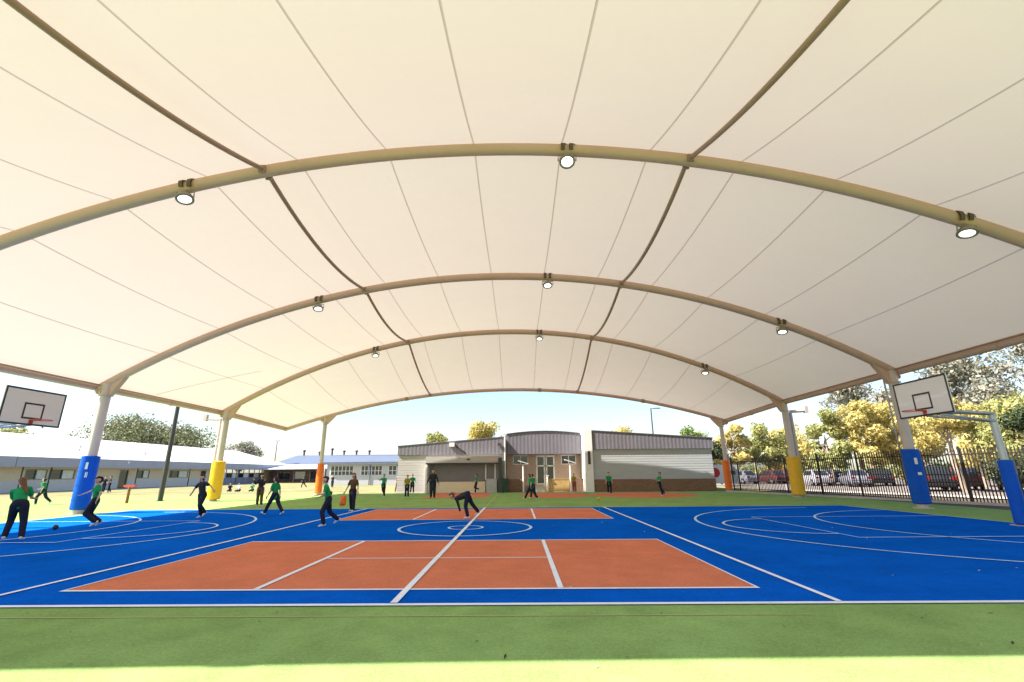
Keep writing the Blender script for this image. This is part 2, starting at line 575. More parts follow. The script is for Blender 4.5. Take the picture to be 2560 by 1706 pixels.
# fabric panels
seams = [XC - HALF] + [0.33 + 2.4 * k for k in range(-6, 7)] + [XC + HALF]
SW = 0.019
for b in range(4):
    NT = 14
    for i in range(len(seams) - 1):
        xa, xb = seams[i], seams[i + 1]
        nx = 6 if xb - xa > 1.5 else 4
        mb = MB(); vs = []
        pa = xa + (SW if i > 0 else 0); pb = xb - (SW if i < len(seams) - 2 else 0)
        for k in range(nx + 1):
            X = pa + (pb - pa) * k / nx
            for j in range(NT + 1):
                t = j / NT
                vs.append((X, AY[b] + (AY[b + 1] - AY[b]) * t, mem_z(X, b, t)))
        fs = [(k * (NT + 1) + j, (k + 1) * (NT + 1) + j, (k + 1) * (NT + 1) + j + 1, k * (NT + 1) + j + 1) for k in range(nx) for j in range(NT)]
        mb.add(vs, fs, True)
        cpart('fabric_panel', mb, M['fabric'])
    for X in seams[1:-1]:
        mb = MB(); vs = []; wd = SW + 0.002
        for j in range(NT + 1):
            t = j / NT; y = AY[b] + (AY[b + 1] - AY[b]) * t
            for dx in (-wd, wd):
                vs.append((X + dx, y, mem_z(X + dx, b, t) - 0.004))
        mb.add(vs, [(2 * j, 2 * j + 1, 2 * j + 3, 2 * j + 2) for j in range(NT)], True)
        cpart('seam', mb, M['seam'])
# one crosswise patch seam near the left eave
mb = MB(); vs = []
for j in range(9):
    X = -16.3 + 3.4 * j / 8; t = 0.35 + 0.33 * j / 8
    for dt in (-0.003, 0.003):
        vs.append((X, AY[2] + (AY[3] - AY[2]) * (t + dt), mem_z(X, 2, t + dt) - 0.008))
mb.add(vs, [(2 * j, 2 * j + 1, 2 * j + 3, 2 * j + 2) for j in range(8)], True)
cpart('seam', mb, M['seam'])

# arches
for i in range(5):
    r = AR if i in (1, 2, 3) else 0.13
    pts = []
    for k in range(73):
        X = XC - HALF + 2 * HALF * k / 72
        pts.append((X, AY[i], arch_z(i, X)))
    cpart('arch', MB().tube(pts, r, 18), M['steel'])
    # joint sleeves on the arch
    if i in (0, 4):
        for X in (-7.2, 3.2, 11.2):
            mb = MB()
            a = Vector((X - 0.12, AY[i], arch_z(i, X - 0.12))); c = Vector((X + 0.12, AY[i], arch_z(i, X + 0.12)))
            mb.tube([a, c], r + 0.025, 16)
            cpart('joint_sleeve', mb, M['purlin'])

# purlins
for X in (-5.36, 6.15):
    for b in range(4):
        pts = []
        za, zb = arch_z(b, X), arch_z(b + 1, X)
        sag = 0.50 if b in (1, 2) else 0.34
        for j in range(25):
            t = 0.018 + (1 - 0.036) * j / 24
            pts.append((X, AY[b] + (AY[b + 1] - AY[b]) * t, za + (zb - za) * t - sag * 4 * t * (1 - t) + 0.02))
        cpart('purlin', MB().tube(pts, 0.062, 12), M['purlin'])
        mb = MB()
        for t in (0.022, 0.978):
            y = AY[b] + (AY[b + 1] - AY[b]) * t
            z = za + (zb - za) * t - sag * 4 * t * (1 - t) + 0.02
            mb.box(X - 0.085, X + 0.085, y - 0.03, y + 0.03, z - 0.11, z + 0.10)
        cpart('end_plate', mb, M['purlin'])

# eave beams with keder edge strip
for sx in (-1, 1):
    X = XC + sx * HALF
    pts = [(X, AY[0] + (AY[4] - AY[0]) * k / 16, 0) for k in range(17)]
    zs = lambda y: (arch_z(1, X) if AY[1] <= y <= AY[3] else None)

    def ez(y):
        a, c = arch_z(0, X), arch_z(1, X)
        if y < AY[1]: return a + (c - a) * (y - AY[0]) / (AY[1] - AY[0])
        if y > AY[3]: return c + (a - c) * (y - AY[3]) / (AY[4] - AY[3])
        return c
    P = [(p[0], p[1], ez(p[1]) + 0.035) for p in pts]
    cpart('eave_beam', MB().tube(P, 0.125, 14), M['steel'])
    P2 = [(p[0] - sx * 0.22, p[1], p[2] + 0.10) for p in P]
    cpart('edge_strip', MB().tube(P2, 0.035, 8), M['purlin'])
    for y in (9.2, 17.8, 26.2):
        mb = MB()
        mb.tube([(X, y - 0.09, ez(y) + 0.035), (X, y + 0.09, ez(y) + 0.035)], 0.15, 14)
        cpart('joint_sleeve', mb, M['steel'])


def column(X, iy, padmat, padlabel, clabel, white_marks=False, pipe=None):
    Y = AY[iy]; zt = arch_z(iy, X) - 0.05
    sx = 1 if X > XC else -1
    rad = 0.19 if iy in (1, 2, 3) else 0.15
    root = cpart('column', MB().tube([(0, 0, 0.0), (0, 0, zt - 0.55), (0, 0, zt)], [rad, rad * 0.98, rad * 0.98], 20), M['column'])
    root.location = Vector((X, Y, 0)) - CO
    root['label'] = clabel

    def sub(name, mb, m, bevel=0.0):
        o = mb.build(name, m, root, bevel)
        return o
    sub('base_plate', MB().lathe((0, 0, 0.002), [(rad + 0.16, 0), (rad + 0.16, 0.03)], 20), M['column'])
    sub('flange', MB().lathe((0, 0, zt - 0.52), [(rad + 0.07, 0), (rad + 0.07, 0.04)], 20), M['steel'])
    # haunch gusset from column head to arch, inner side
    g = MB()
    for dy in (-0.075, 0.045):
        inn = -sx
        zi = arch_z(iy, X + inn * 0.72) - 0.12
        g.prism([(inn * 0.05, dy, zt - 0.5), (inn * (rad + 0.04), dy, zt - 0.5), (inn * 0.72, dy, zi - 0.02), (inn * 0.68, dy, zi + 0.14), (inn * 0.05, dy, zt + 0.1)], (0, 0.03, 0))
    g.prism([(-sx * (rad + 0.02), -0.11, zt - 0.5), (-sx * (rad + 0.05), -0.11, zt - 0.5), (-sx * 0.74, -0.11, arch_z(iy, X - sx * 0.72) - 0.16), (-sx * 0.71, -0.11, arch_z(iy, X - sx * 0.72) - 0.13)], (0, 0.22, 0))
    sub('gusset', g, M['steel'])
    # arch foot shoe running outward to the eave beam
    sh = MB()
    xo = (XC + sx * HALF) - X
    if abs(xo) > 1: xo = sx * 0.35
    sh.tube([(0, 0, zt - 0.32), (xo, 0, arch_z(iy, X + xo) - 0.06)], 0.12, 12)
    if abs(xo) > 0.15:
        for q in (0.35, 0.75):
            sh.lathe((xo * q, 0, zt - 0.32 + (arch_z(iy, X + xo) - 0.06 - zt + 0.32) * q), [(0.165, -0.025), (0.165, 0.025)], 14, axis=Vector((xo, 0, 0.2)))
    sub('eave_bracket', sh, M['steel'])
    # pad
    z0 = 0.16 if iy == 2 else 0.12
    pr = 0.305 if iy < 4 else 0.26
    if pipe and pipe[2] > 0.05: pr = 0.36
    pp = MB()
    N = 24
    prof_p = [(pr - 0.05, z0), (pr, z0 + 0.04)] + [(pr - 0.006 * (k % 2), z0 + 0.05 + (2.02 / 8) * k) for k in range(0, 9)] + [(pr, 2.2), (pr - 0.06, 2.24), (rad, 2.25)]
    pp.lathe((0, 0, 0), prof_p, N)
    sub('pad', pp, padmat)['label'] = padlabel
    sub('pad_seam', MB().obox((math.cos(R(-90 - sx * 35)) * (pr + 0.004), math.sin(R(-90 - sx * 35)) * (pr + 0.004), 1.2), Vector((math.sin(R(-90 - sx * 35)), -math.cos(R(-90 - sx * 35)), 0)), Vector((math.cos(R(-90 - sx * 35)), math.sin(R(-90 - sx * 35)), 0)), Vector((0, 0, 1)), 0.02, 0.008, 0.98), padmat)
    for dz in (0.55, 1.1, 1.65):
        sub('strap', MB().lathe((0, 0, dz), [(pr + 0.006, -0.02), (pr + 0.006, 0.02)], N, cap=False), padmat)
    if white_marks:
        b = MB()
        for (an, z, wd, h) in ((-sx * 18, 1.78, 0.10, 0.24), (-sx * 12, 1.30, 0.13, 0.10)) if sx > 0 else ((28, 1.85, 0.08, 0.26), (36, 1.5, 0.07, 0.2)):
            c = R(-90 + an); t = Vector((-math.sin(c), math.cos(c), 0)); nn = Vector((math.cos(c), math.sin(c), 0))
            b.obox(nn * (pr + 0.008) + Vector((0, 0, z)), t, nn, Vector((0, 0, 1)), wd / 2, 0.004, h / 2)
        sub('white_sticker', b, M['white'])
    if pipe:
        px, py, rp = pipe
        p = MB()
        if rp > 0.05:
            p.tube([(px, py, 0.1), (px, py, zt - 0.62), (px + sx * 0.04, py, zt - 0.52), (px + sx * 0.95, py, zt - 0.47)], rp, 10)
            p.box(px + sx * 0.95 - 0.1, px + sx * 0.95 + 0.1, py - 0.1, py + 0.1, zt - 0.6, zt - 0.2)
        else:
            p.tube([(px, py, 2.2), (px, py, zt - 0.3)], rp, 8)
        p.box(min(0, px), max(0, px), py * 0.4 - 0.03, py * 0.4 + 0.03, 3.2, 3.26)
        sub('downpipe', p, M['column'])
    return root


column(-16.08, 2, M['padblue'], 'blue vinyl pad with white stickers', 'column with blue pad beside the white roofed classrooms', True)
column(-16.15, 3, M['padyellow'], 'yellow vinyl pad', 'column with yellow pad and downpipe near the classrooms', pipe=(-0.36, 0.10, 0.08))
column(-13.42, 4, M['padorange'], 'orange vinyl pad', 'column with orange pad at the far left corner')
column(16.98, 4, M['padorange'], 'orange vinyl pad', 'column with orange pad beside the grey hall')
column(17.42, 3, M['padyellow'], 'wide yellow vinyl pad', 'column with yellow pad and downpipe by the fence', pipe=(0.34, 0.06, 0.095))
column(17.25, 2, M['padblue'], 'blue vinyl pad with two white stickers', 'column with blue pad and white foot by the fence', True, pipe=(-0.21, 0.22, 0.035))
column(-16.08, 1, M['padyellow'], 'yellow vinyl pad', 'column with yellow pad nearest the camera on the left')
column(17.3, 1, M['padyellow'], 'yellow vinyl pad', 'column with yellow pad nearest the camera on the right')

# ------------------------------------------------------------------ floodlights


def floodlight(X, iy, tilt, label):
    Y = AY[iy]; z = arch_z(iy, X)
    root = empty('floodlight', (X, Y, z), 0, label, 'floodlight', 'floodlights clamped under the arches')
    for dx in (-0.11, 0.11):
        c = MB()
        pts = [(dx, 0.215 * math.sin(R(a)), 0.215 * math.cos(R(a))) for a in range(-125, -25, 12)]
        for k in range(len(pts) - 1):
            a, d = Vector(pts[k]), Vector(pts[k + 1])
            e = (d - a).normalized(); nn = Vector((1, 0, 0)).cross(e)
            c.obox((a + d) / 2, Vector((1, 0, 0)), e, nn, 0.052, (d - a).length / 2 + 0.004, 0.02)
        c.build('clamp', M['clamp'], root)
    y = MB()
    y.tube([(-0.24, -0.10, -0.42), (-0.24, -0.12, -0.26), (0.24, -0.12, -0.26), (0.24, -0.10, -0.42)], 0.018, 8)
    y.tube([(0, -0.12, -0.26), (0, -0.10, -0.19)], 0.03, 8)
    y.build('yoke', M['lamp_body'], root)
    ax = Vector((math.sin(R(tilt[0])), -math.sin(R(tilt[1])), -1)).normalized()
    cc = Vector((0, -0.1, -0.42))
    h = MB().lathe(cc, [(0.09, -0.16), (0.16, -0.10), (0.215, 0.0), (0.215, 0.05), (0.16, 0.055), (0.152, 0.025)], 24, axis=ax, cap=False)
    h.lathe(cc, [(0.0, -0.165), (0.09, -0.16)], 24, axis=ax, cap=False)
    h.build('housing', M['lamp_body'], root)
    MB().lathe(cc, [(0.155, 0.03), (0.11, 0.04), (0.0, 0.045)], 24, axis=ax, cap=False).build('lens', M['lens'], root)
    j = MB().box(0.15, 0.33, -0.16, -0.06, -0.5, -0.44)
    return root


tl = {0: (18, 8), 1: (0, 25), 2: (-18, 6)}
names = ['nearest arch', 'middle arch', 'far inner arch']
for n, iy in enumerate((1, 2, 3)):
    for k, X in enumerate((-7.36, 2.86, 12.93)):
        side = ['left haunch', 'crown', 'right haunch'][k]
        floodlight(X, iy, tl[k] if iy == 1 else (tl[k][0] * 0.6, 16), 'lit round floodlight clamped under the %s of the %s' % (side, names[n]))

# ================================================================== BASKETBALL HOOPS


def hoop(sx, px, py, label):
    AL = px - 13.0
    root = empty('basketball_hoop', (px * sx, py, 0), 0, label, 'basketball hoop', 'basketball hoops at the court ends')
    s = -sx  # direction to the court
    MB().tube([(0, 0, 0), (0, 0, 2.98)], 0.085, 14).build('pole', M['galv'], root)
    MB().lathe((0, 0, 0), [(0.26, 0.002), (0.26, 0.02)], 20).build('base_plate', M['galv'], root)
    pd = MB().lathe((0, 0, 0), [(0.13, 0.03), (0.165, 0.06)] + [(0.165 - 0.004 * (k % 2), 0.1 + 0.19 * k) for k in range(9)] + [(0.165, 1.66), (0.12, 1.69)], 18)
    pd.build('pad', M['padblue'], root)
    arm = MB()
    for dy in (-0.07, 0.07):
        arm.tube([(0, dy, 2.95), (s * (AL - 0.07), dy * 3, 3.04)], 0.04, 8)
        arm.tube([(0, dy, 2.74), (s * (AL - 0.07), dy * 3, 2.94)], 0.03, 8)
    arm.tube([(s * 1.2, -0.14, 2.99), (s * 1.2, 0.14, 2.99)], 0.03, 8)
    arm.build('arm', M['galv'], root)
    bx = s * AL
    bb = MB().box(min(bx, bx + s * 0.03), max(bx, bx + s * 0.03), -0.9, 0.9, 2.9, 3.95).build('backboard', M['board'], root)
    fr = MB(); xf = bx + s * 0.034; t = 0.05
    def bar(y0, y1, z0, z1):
        fr.box(min(bx + s * 0.028, xf), max(bx + s * 0.028, xf), y0, y1, z0, z1)
    bar(-0.9, 0.9, 3.9, 3.95); bar(-0.9, 0.9, 2.9, 2.95); bar(-0.9, -0.85, 2.95, 3.9); bar(0.85, 0.9, 2.95, 3.9)
    fr.build('border_line', M['black'], bb)
    fr = MB()
    bar(-0.3, 0.3, 3.5, 3.55); bar(-0.3, 0.3, 3.08, 3.13); bar(-0.3, -0.25, 3.13, 3.5); bar(0.25, 0.3, 3.13, 3.5)
    fr.build('target_square', M['black'], bb)
    ring = MB(); rc = bx + s * (0.15 + 0.235)
    ring.tube([(rc + 0.225 * math.cos(2 * math.pi * k / 32), 0.225 * math.sin(2 * math.pi * k / 32), 3.05) for k in range(32)], 0.012, 8, closed=True)
    ring.box(min(bx + s * 0.03, bx + s * 0.17), max(bx + s * 0.03, bx + s * 0.17), -0.05, 0.05, 3.035, 3.058)
    ring.box(min(bx + s * 0.03, bx + s * 0.045), max(bx + s * 0.03, bx + s * 0.045), -0.06, 0.06, 2.95, 3.07)
    ring.build('ring', M['ringred'], root)
    br = MB()
    for dy in (-0.45, 0.45):
        br.tube([(s * (AL - 0.12), dy * 0.4, 2.98), (bx, dy, 3.75)], 0.02, 6)
        br.tube([(s * (AL - 0.12), dy * 0.4, 3.2), (bx, dy, 2.86)], 0.02, 6)
    br.build('brace', M['galv'], root)
    return root


hoop(1, 14.8, 7.38, 'basketball hoop on grey pole with blue pad in front of the fence')
hoop(-1, 15.4, 7.74, 'basketball hoop with white backboard above the white classroom roof')

# ================================================================== FENCE
fence = empty('palisade_fence', (20.9, 15.75, 0), math.atan2(28.9 - 15.75, 17.25 - 20.9), 'tall black palisade fence between the court and the car park', 'fence')
FH = 2.4
post_me = MB().box(-0.035, 0.035, -0.035, 0.035, 0, FH + 0.02).lathe((0, 0, FH + 0.02), [(0.045, 0), (0.02, 0.02)], 8).mesh('post', [M['fence']])
pick_me = MB().prism([(-0.021, -0.011, 0.08), (0.021, -0.011, 0.08), (0.021, -0.011, FH - 0.1), (0, -0.011, FH - 0.02), (-0.021, -0.011, FH - 0.1)], (0, 0.022, 0)).mesh('picket', [M['fence']])
L0, L1 = -5.2, 14.2
npan = 8
sp = (L1 - L0) / npan
for k in range(npan + 1):
    o = link_mesh('post', post_me, fence); o.location = (L0 + sp * k, 0, 0)
for z in (0.25, FH - 0.32):
    MB().box(L0, L1, 0.02, 0.055, z - 0.022, z + 0.022).build('rail', M['fence'], fence)
xk = L0 + 0.1
while xk < L1 - 0.05:
    if abs(((xk - L0) / sp) - round((xk - L0) / sp)) * sp > 0.05:
        o = link_mesh('picket', pick_me, fence); o.location = (xk, 0.075, 0)
    xk += 0.125
b = MB(); d = Vector((17.25 - 20.9, 28.9 - 15.75, 0)).normalized(); nn = Vector((d.y, -d.x, 0))
a0 = Vector((20.9, 15.75, 0)) + d * (L0 - 1) - nn * 0.25; a1 = Vector((20.9, 15.75, 0)) + d * (L1 + 0.6) - nn * 0.25
b.prism([a0, a1, a1 + nn * 0.14, a0 + nn * 0.14], (0, 0, 0.11))
o = b.build('kerb', M['path']); o['kind'] = 'structure'
a0 += nn * 6; a1 += nn * 6
b = MB(); b.prism([a0, a1, a1 + nn * 0.15, a0 + nn * 0.15], (0, 0, 0.10)); o = b.build('kerb', M['path']); o['kind'] = 'structure'

# banner on the end of the fence
bn = empty('banner', (17.05, 32.6, 0), 0, 'white banner with red emblem behind the orange padded column', 'banner')
MB().box(-0.55, 1.9, -0.02, 0.02, 0.55, 1.95).build('sheet', M['white'], bn)
MB().lathe((0.1, -0.024, 1.35), [(0.38, 0), (0.38, 0.004)], 20, axis=Vector((0, -1, 0))).build('emblem', M['signred'], bn)
MB().box(0.75, 1.7, -0.026, -0.02, 1.2, 1.5).build('stripe', M['darkgrey'], bn)
for x in (-0.6, 1.95):
    MB().box(x - 0.03, x + 0.03, -0.03, 0.03, 0, 2.05).build('post', M['fence'], bn)

# ================================================================== MAIN HALL
hall = empty('school_hall', (4, 32, 0), 0, 'grey clad school hall with weatherboard walls beyond the canopy', 'building')
HO = Vector((4, 32, 0))


def hp(name, mb, m, parent=None):
    o = mb.build(name, m)
    o.parent = parent or hall
    if parent is None: o.location = -HO
    else: o.location = (0, 0, 0)
    return o


def lap_wall(mb, x0, x1, y, z0, z1, pitch=0.19):
    z = z0
    while z < z1 - 0.01:
        zt = min(z + pitch, z1)
        mb.quad((x0, y - 0.011, z), (x1, y - 0.011, z), (x1, y, zt), (x0, y, zt))
        mb.quad((x0, y, z), (x1, y, z), (x1, y - 0.011, z), (x0, y - 0.011, z))
        z = zt


def rib_clad(mb, x0, x1, y, zb, top, pitch=0.3):
    """vertical ribbed sheet between level zb and top(x)"""
    n = int((x1 - x0) / (pitch / 4))
    vs = []
    for i in range(n + 1):
        x = x0 + (x1 - x0) * i / n
        d = [0, 0, -0.008, -0.008][i % 4]
        vs += [(x, y + d, zb(x) if callable(zb) else zb), (x, y + d, top(x))]
    mb.add(vs, [(2 * i, 2 * i + 2, 2 * i + 3, 2 * i + 1) for i in range(n)])


# bodies (closed volumes behind the skins)
body = MB()
body.box(-8.05, 0.42, 32.03, 46, 0, 3.5)
body.box(7.25, 16.62, 31.56, 46, 0, 3.9)
body.box(0.42, 7.25, 34.2, 46, 0, 4.4)
hp('core', body, M['boardsw'])
# left block
lw = MB(); lap_wall(lw, -8.1, 0.3, 32.0, 0.0, 2.9)
lw.quad((-8.1, 32.0, 0), (-8.1, 46, 0), (-8.1, 46, 2.9), (-8.1, 32, 2.9))
hp('wall', lw, M['boardsw'])['label'] = 'off white weatherboard wall of the left block'
top_l = lambda x: 3.56 + (x + 8.15) * (4.22 - 3.56) / 8.5
f = MB(); rib_clad(f, -8.15, 0.34, 31.9, 2.88, top_l)
f.quad((-8.15, 31.9, 2.88), (0.34, 31.9, 2.88), (0.34, 32.02, 2.88), (-8.15, 32.02, 2.88))
f.quad((-8.15, 31.9, 2.88), (-8.15, 31.9, 3.56), (-8.15, 46, 3.56), (-8.15, 46, 2.88))
hp('fascia', f, M['cladgrey'])['label'] = 'ribbed grey fascia sloping up to the right'
cp = MB(); cp.prism([(-8.2, 31.86, 3.555), (0.36, 31.86, 4.225), (0.36, 31.86, 4.275), (-8.2, 31.86, 3.605)], (0, 0.12, 0)); hp('coping', cp, M['cladgrey'])
hp('downpipe', MB().tube([(0.42, 31.84, 0.0), (0.42, 31.84, 4.35)], 0.065, 10), M['white'])
# middle block
top_m = lambda x: 4.52 + 0.24 * (1 - ((x - 3.6) / 3.2) ** 2)
f = MB(); rib_clad(f, 0.5, 6.62, 33.0, 2.92, top_m)
f.quad((0.5, 33.0, 2.92), (6.62, 33.0, 2.92), (6.62, 34.2, 2.92), (0.5, 34.2, 2.92))
hp('fascia', f, M['cladgrey'])['label'] = 'curved ribbed grey fascia over the entrance'
cp = MB()
cp.tube([(0.5 + 6.12 * k / 16, 32.97, top_m(0.5 + 6.12 * k / 16) + 0.02) for k in range(17)], 0.04, 6)
hp('coping', cp, M['cladgrey'])
mw = MB()
# entrance wall pieces around the openings, y = 34.0
for x0, x1, z0, z1 in ((0.5, 1.02, 0, 2.92), (1.02, 2.3, 0, 2.1), (1.02, 2.3, 2.86, 2.92), (2.3, 2.95, 0, 2.92), (2.95, 4.5, 2.84, 2.92), (4.5, 5.05, 0, 2.92), (5.05, 6.3, 0, 2.1), (5.05, 6.3, 2.86, 2.92), (6.3, 7.2, 0, 2.92)):
    mw.box(x0, x1, 34.0, 34.18, z0, z1)
hp('wall', mw, M['tanbrick'])['label'] = 'tan brick entrance wall'


def hall_window(x0, x1, z0, z1, y, bars):
    fr = MB()
    fr.box(x0, x1, y, y + 0.08, z0, z0 + 0.06); fr.box(x0, x1, y, y + 0.08, z1 - 0.06, z1)
    for x in [x0] + bars + [x1 - 0.06]:
        fr.box(x, x + 0.06, y, y + 0.08, z0 + 0.06, z1 - 0.06)
    w_ = hp('window', fr, M['white'])
    g = MB().box(x0 + 0.05, x1 - 0.05, y + 0.03, y + 0.045, z0 + 0.05, z1 - 0.05).build('pane', M['glass'], w_)
    return w_


hall_window(1.02, 2.3, 2.1, 2.86, 34.02, [1.62])
hall_window(5.05, 6.3, 2.1, 2.86, 34.02, [5.65])
for x0, x1 in ((2.95, 3.7), (3.75, 4.5)):
    fr = MB()
    fr.box(x0, x1, 33.99, 34.07, 0.5, 0.62); fr.box(x0, x1, 33.99, 34.07, 2.72, 2.84); fr.box(x0, x1, 33.99, 34.07, 1.95, 2.05)
    for x in (x0, x1 - 0.12): fr.box(x, x + 0.12, 33.99, 34.07, 0.62, 2.72)
    dd = hp('door', fr, M['white'])
    MB().box(x0 + 0.1, x1 - 0.1, 34.02, 34.04, 0.6, 1.97).build('pane', M['glass'], dd)
    MB().box(x0 + 0.1, x1 - 0.1, 34.02, 34.04, 2.03, 2.74).build('pane', M['glass'], dd)
    hx = x1 - 0.1 if x0 < 3.3 else x0 + 0.05
    MB().box(hx, hx + 0.05, 33.94, 33.98, 1.3, 1.6).build('handle', M['galv'], dd)
hp('landing', MB().box(2.6, 5.0, 32.6, 34.0, 0.0, 0.48), M['path'])
for x0, x1 in ((0.6, 1.75), (5.3, 6.6)):
    hp('low_wall', MB().box(x0, x1, 32.3, 32.5, 0, 0.98), M['brownbrick'])['label'] = 'low brown brick ramp wall'
# timber sided ramp
rb = empty('timber_ramp_side', (4.6, 32.0, 0), 0, 'yellow timber panelled ramp side in front of the hall doors', 'ramp panel')
for k in range(9):
    MB().box(-0.95 + k * 0.2, -0.95 + k * 0.2 + 0.188, -0.02, 0.02, 0.03, 0.93).build('plank', M['timber'], rb)
MB().box(-0.97, 0.87, -0.04, 0.05, 0.935, 0.99).build('top_rail', M['timber'], rb)
MB().box(-0.97, 0.87, 0.022, 0.06, 0.2, 0.28).build('cross_rail', M['timber'], rb)
# right block
rw = MB(); lap_wall(rw, 7.3, 16.62, 31.5, 0.92, 3.2)
rw.quad((16.62, 31.5, 0.92), (16.62, 46, 0.92), (16.62, 46, 3.2), (16.62, 31.5, 3.2))
hp('wall', rw, M['boards'])['label'] = 'pale grey weatherboard wall of the right block'
rbk = MB().box(7.3, 16.66, 31.44, 31.6, 0, 0.918); rbk.box(16.6, 16.68, 31.6, 46, 0, 0.918)
hp('brick_base', rbk, M['brownbrick'])
top_r = lambda x: 4.62 + (x - 7.3) * (3.98 - 4.62) / 9.45
f = MB(); rib_clad(f, 7.3, 16.75, 31.38, 3.19, top_r)
f.quad((7.3, 31.38, 3.19), (16.75, 31.38, 3.19), (16.75, 31.55, 3.19), (7.3, 31.55, 3.19))
f.quad((16.75, 31.38, 3.19), (16.75, 46, 3.19), (16.75, 46, 3.98), (16.75, 31.38, 3.98))
hp('fascia', f, M['cladgrey'])['label'] = 'ribbed grey fascia sloping down to the right'
cp = MB(); cp.prism([(7.3, 31.33, 4.62), (16.8, 31.33, 3.975), (16.8, 31.33, 4.03), (7.3, 31.33, 4.675)], (0, 0.12, 0)); hp('coping', cp, M['cladgrey'])
wing = MB().box(6.68, 7.28, 31.3, 34.0, 0, 4.66)
hp('wing_wall', wing, M['white'])['label'] = 'tall white wing wall beside the entrance'
sg = MB().box(6.9, 7.1, 31.26, 31.3, 2.05, 3.05); hp('sign_plate', sg, M['darkgrey'])
rf = MB()
rf.quad((-8.2, 31.95, 3.52), (0.4, 31.95, 4.19), (0.4, 46, 4.19), (-8.2, 46, 3.52))
rf.quad((0.4, 33.05, 4.45), (6.7, 33.05, 4.45), (6.7, 46, 4.45), (0.4, 46, 4.45))
rf.quad((7.28, 31.45, 4.58), (16.75, 31.45, 3.94), (16.75, 46, 3.94), (7.28, 46, 4.58))
hp('roof', rf, M['cladgrey'])
# canteen bay on the left block
cb = MB(); cb.box(-5.75, -0.02, 31.25, 31.98, 2.2, 2.72); hp('awning', cb, M['boardsw'])['label'] = 'off white awning box over the shutter'
cb = MB().box(-5.75, -0.02, 31.22, 31.245, 2.14, 2.24); hp('awning_edge', cb, M['darkgrey'])
cb = MB().box(-5.75, -5.62, 31.3, 31.95, 0, 2.2); cb.box(-1.15, -1.05, 31.85, 31.95, 0.95, 2.2); cb.box(-0.42, -0.3, 31.85, 31.95, 0.95, 2.2)
hp('awning_post', cb, M['white'])
shn = MB(); z = 0.85
while z < 2.15:
    shn.box(-5.6, -1.16, 31.9 - 0.02, 31.95, z, z + 0.075); z += 0.082
hp('roller_shutter', shn, M['shutter'])
hp('side_window', MB().box(-1.04, -0.43, 31.9, 31.94, 1.0, 2.15), M['shutter'])
hp('low_wall', MB().box(-4.9, -1.1, 31.5, 31.7, 0, 0.82), M['cbrick'])['label'] = 'low cream brick wall under the shutter'
hp('cabinet', MB().box(-1.02, -0.2, 31.35, 31.8, 0.0, 1.02), M['boards'])
hp('corner_post', MB().box(-0.08, 0.2, 31.15, 31.85, 0, 2.6), M['darkgrey'])
# lettering strip too small to read: two small plates on the awning
hp('notice_plate', MB().box(-2.55, -2.3, 31.235, 31.249, 2.42, 2.55), M['darkgrey'])
hp('notice_plate', MB().box(-0.75, -0.2, 31.235, 31.249, 2.4, 2.54), mat('pink_notice', (0.6, 0.35, 0.32)))
wl = MB().box(-4.0, -3.6, 31.62, 31.88, 3.5, 3.8); hp('wall_lamp', wl, M['white'])
hp('conduit', MB().tube([(-3.5, 31.85, 3.55), (-2.7, 31.85, 2.95)], 0.05, 8), M['darkgrey'])
hp('camera_bracket', MB().box(-0.15, 0.1, 31.65, 31.85, 3.55, 3.75), M['darkgrey'])

# veranda posts with sloped caps
for (x, lab, hgt) in ((1.85, 'pale post at the left of the hall entrance', 2.1), (3.75, 'short pale post in front of the hall doors', 1.2), (5.55, 'pale post at the right of the hall entrance', 2.15)):
    p = empty('post', (x, 31.9, 0), 0, lab, 'post', 'pale posts in front of the hall entrance')
    MB().tube([(0, 0, 0), (0, 0, hgt)], 0.06, 10).build('shaft', M['white'], p)
    if hgt > 1.5:
        MB().prism([(-0.42, -0.2, hgt + 0.25), (0.42, -0.2, hgt), (0.42, 0.25, hgt), (-0.42, 0.25, hgt + 0.25)], (0, 0, 0.05)).build('cap', M['white'], p)
    else:
        MB().box(-0.1, 0.1, -0.1, 0.1, hgt, hgt + 0.05).build('cap', M['white'], p)
# wheelie bin
wb = empty('wheelie_bin', (0.42, 31.45, 0), 0, 'dark green wheelie bin beside the grey corner post', 'bin')
bb_ = MB().add([(-0.22, -0.25, 0.06), (0.22, -0.25, 0.06), (0.22, 0.2, 0.06), (-0.22, 0.2, 0.06), (-0.27, -0.33, 0.95), (0.27, -0.33, 0.95), (0.27, 0.28, 0.95), (-0.27, 0.28, 0.95)],
               [(3, 2, 1, 0), (4, 5, 6, 7), (0, 1, 5, 4), (1, 2, 6, 5), (2, 3, 7, 6), (3, 0, 4, 7)])
bb_.build('body', M['bin'], wb)
MB().prism([(-0.29, -0.36, 0.955), (-0.29, 0.3, 0.955), (-0.29, 0.3, 1.02), (-0.29, 0.0, 1.05), (-0.29, -0.36, 0.99)], (0.58, 0, 0)).build('lid', M['bin'], wb)
for x in (-0.25, 0.22):
    MB().lathe((x, 0.2, 0.11), [(0.1, 0), (0.1, 0.04)], 14, axis=Vector((1, 0, 0))).build('wheel', M['black'], wb)

# ================================================================== CLASSROOMS ON THE LEFT
cl = empty('classroom_block', (-46, 60, 0), 0, 'long low classroom block with white metal roof and blue grey fascia', 'building')
CL = Vector((-46, 60, 0))


def lp(name, mb, m, parent=None):
    o = mb.build(name, m, parent or cl)
    if parent is None: o.location = -CL
    return o


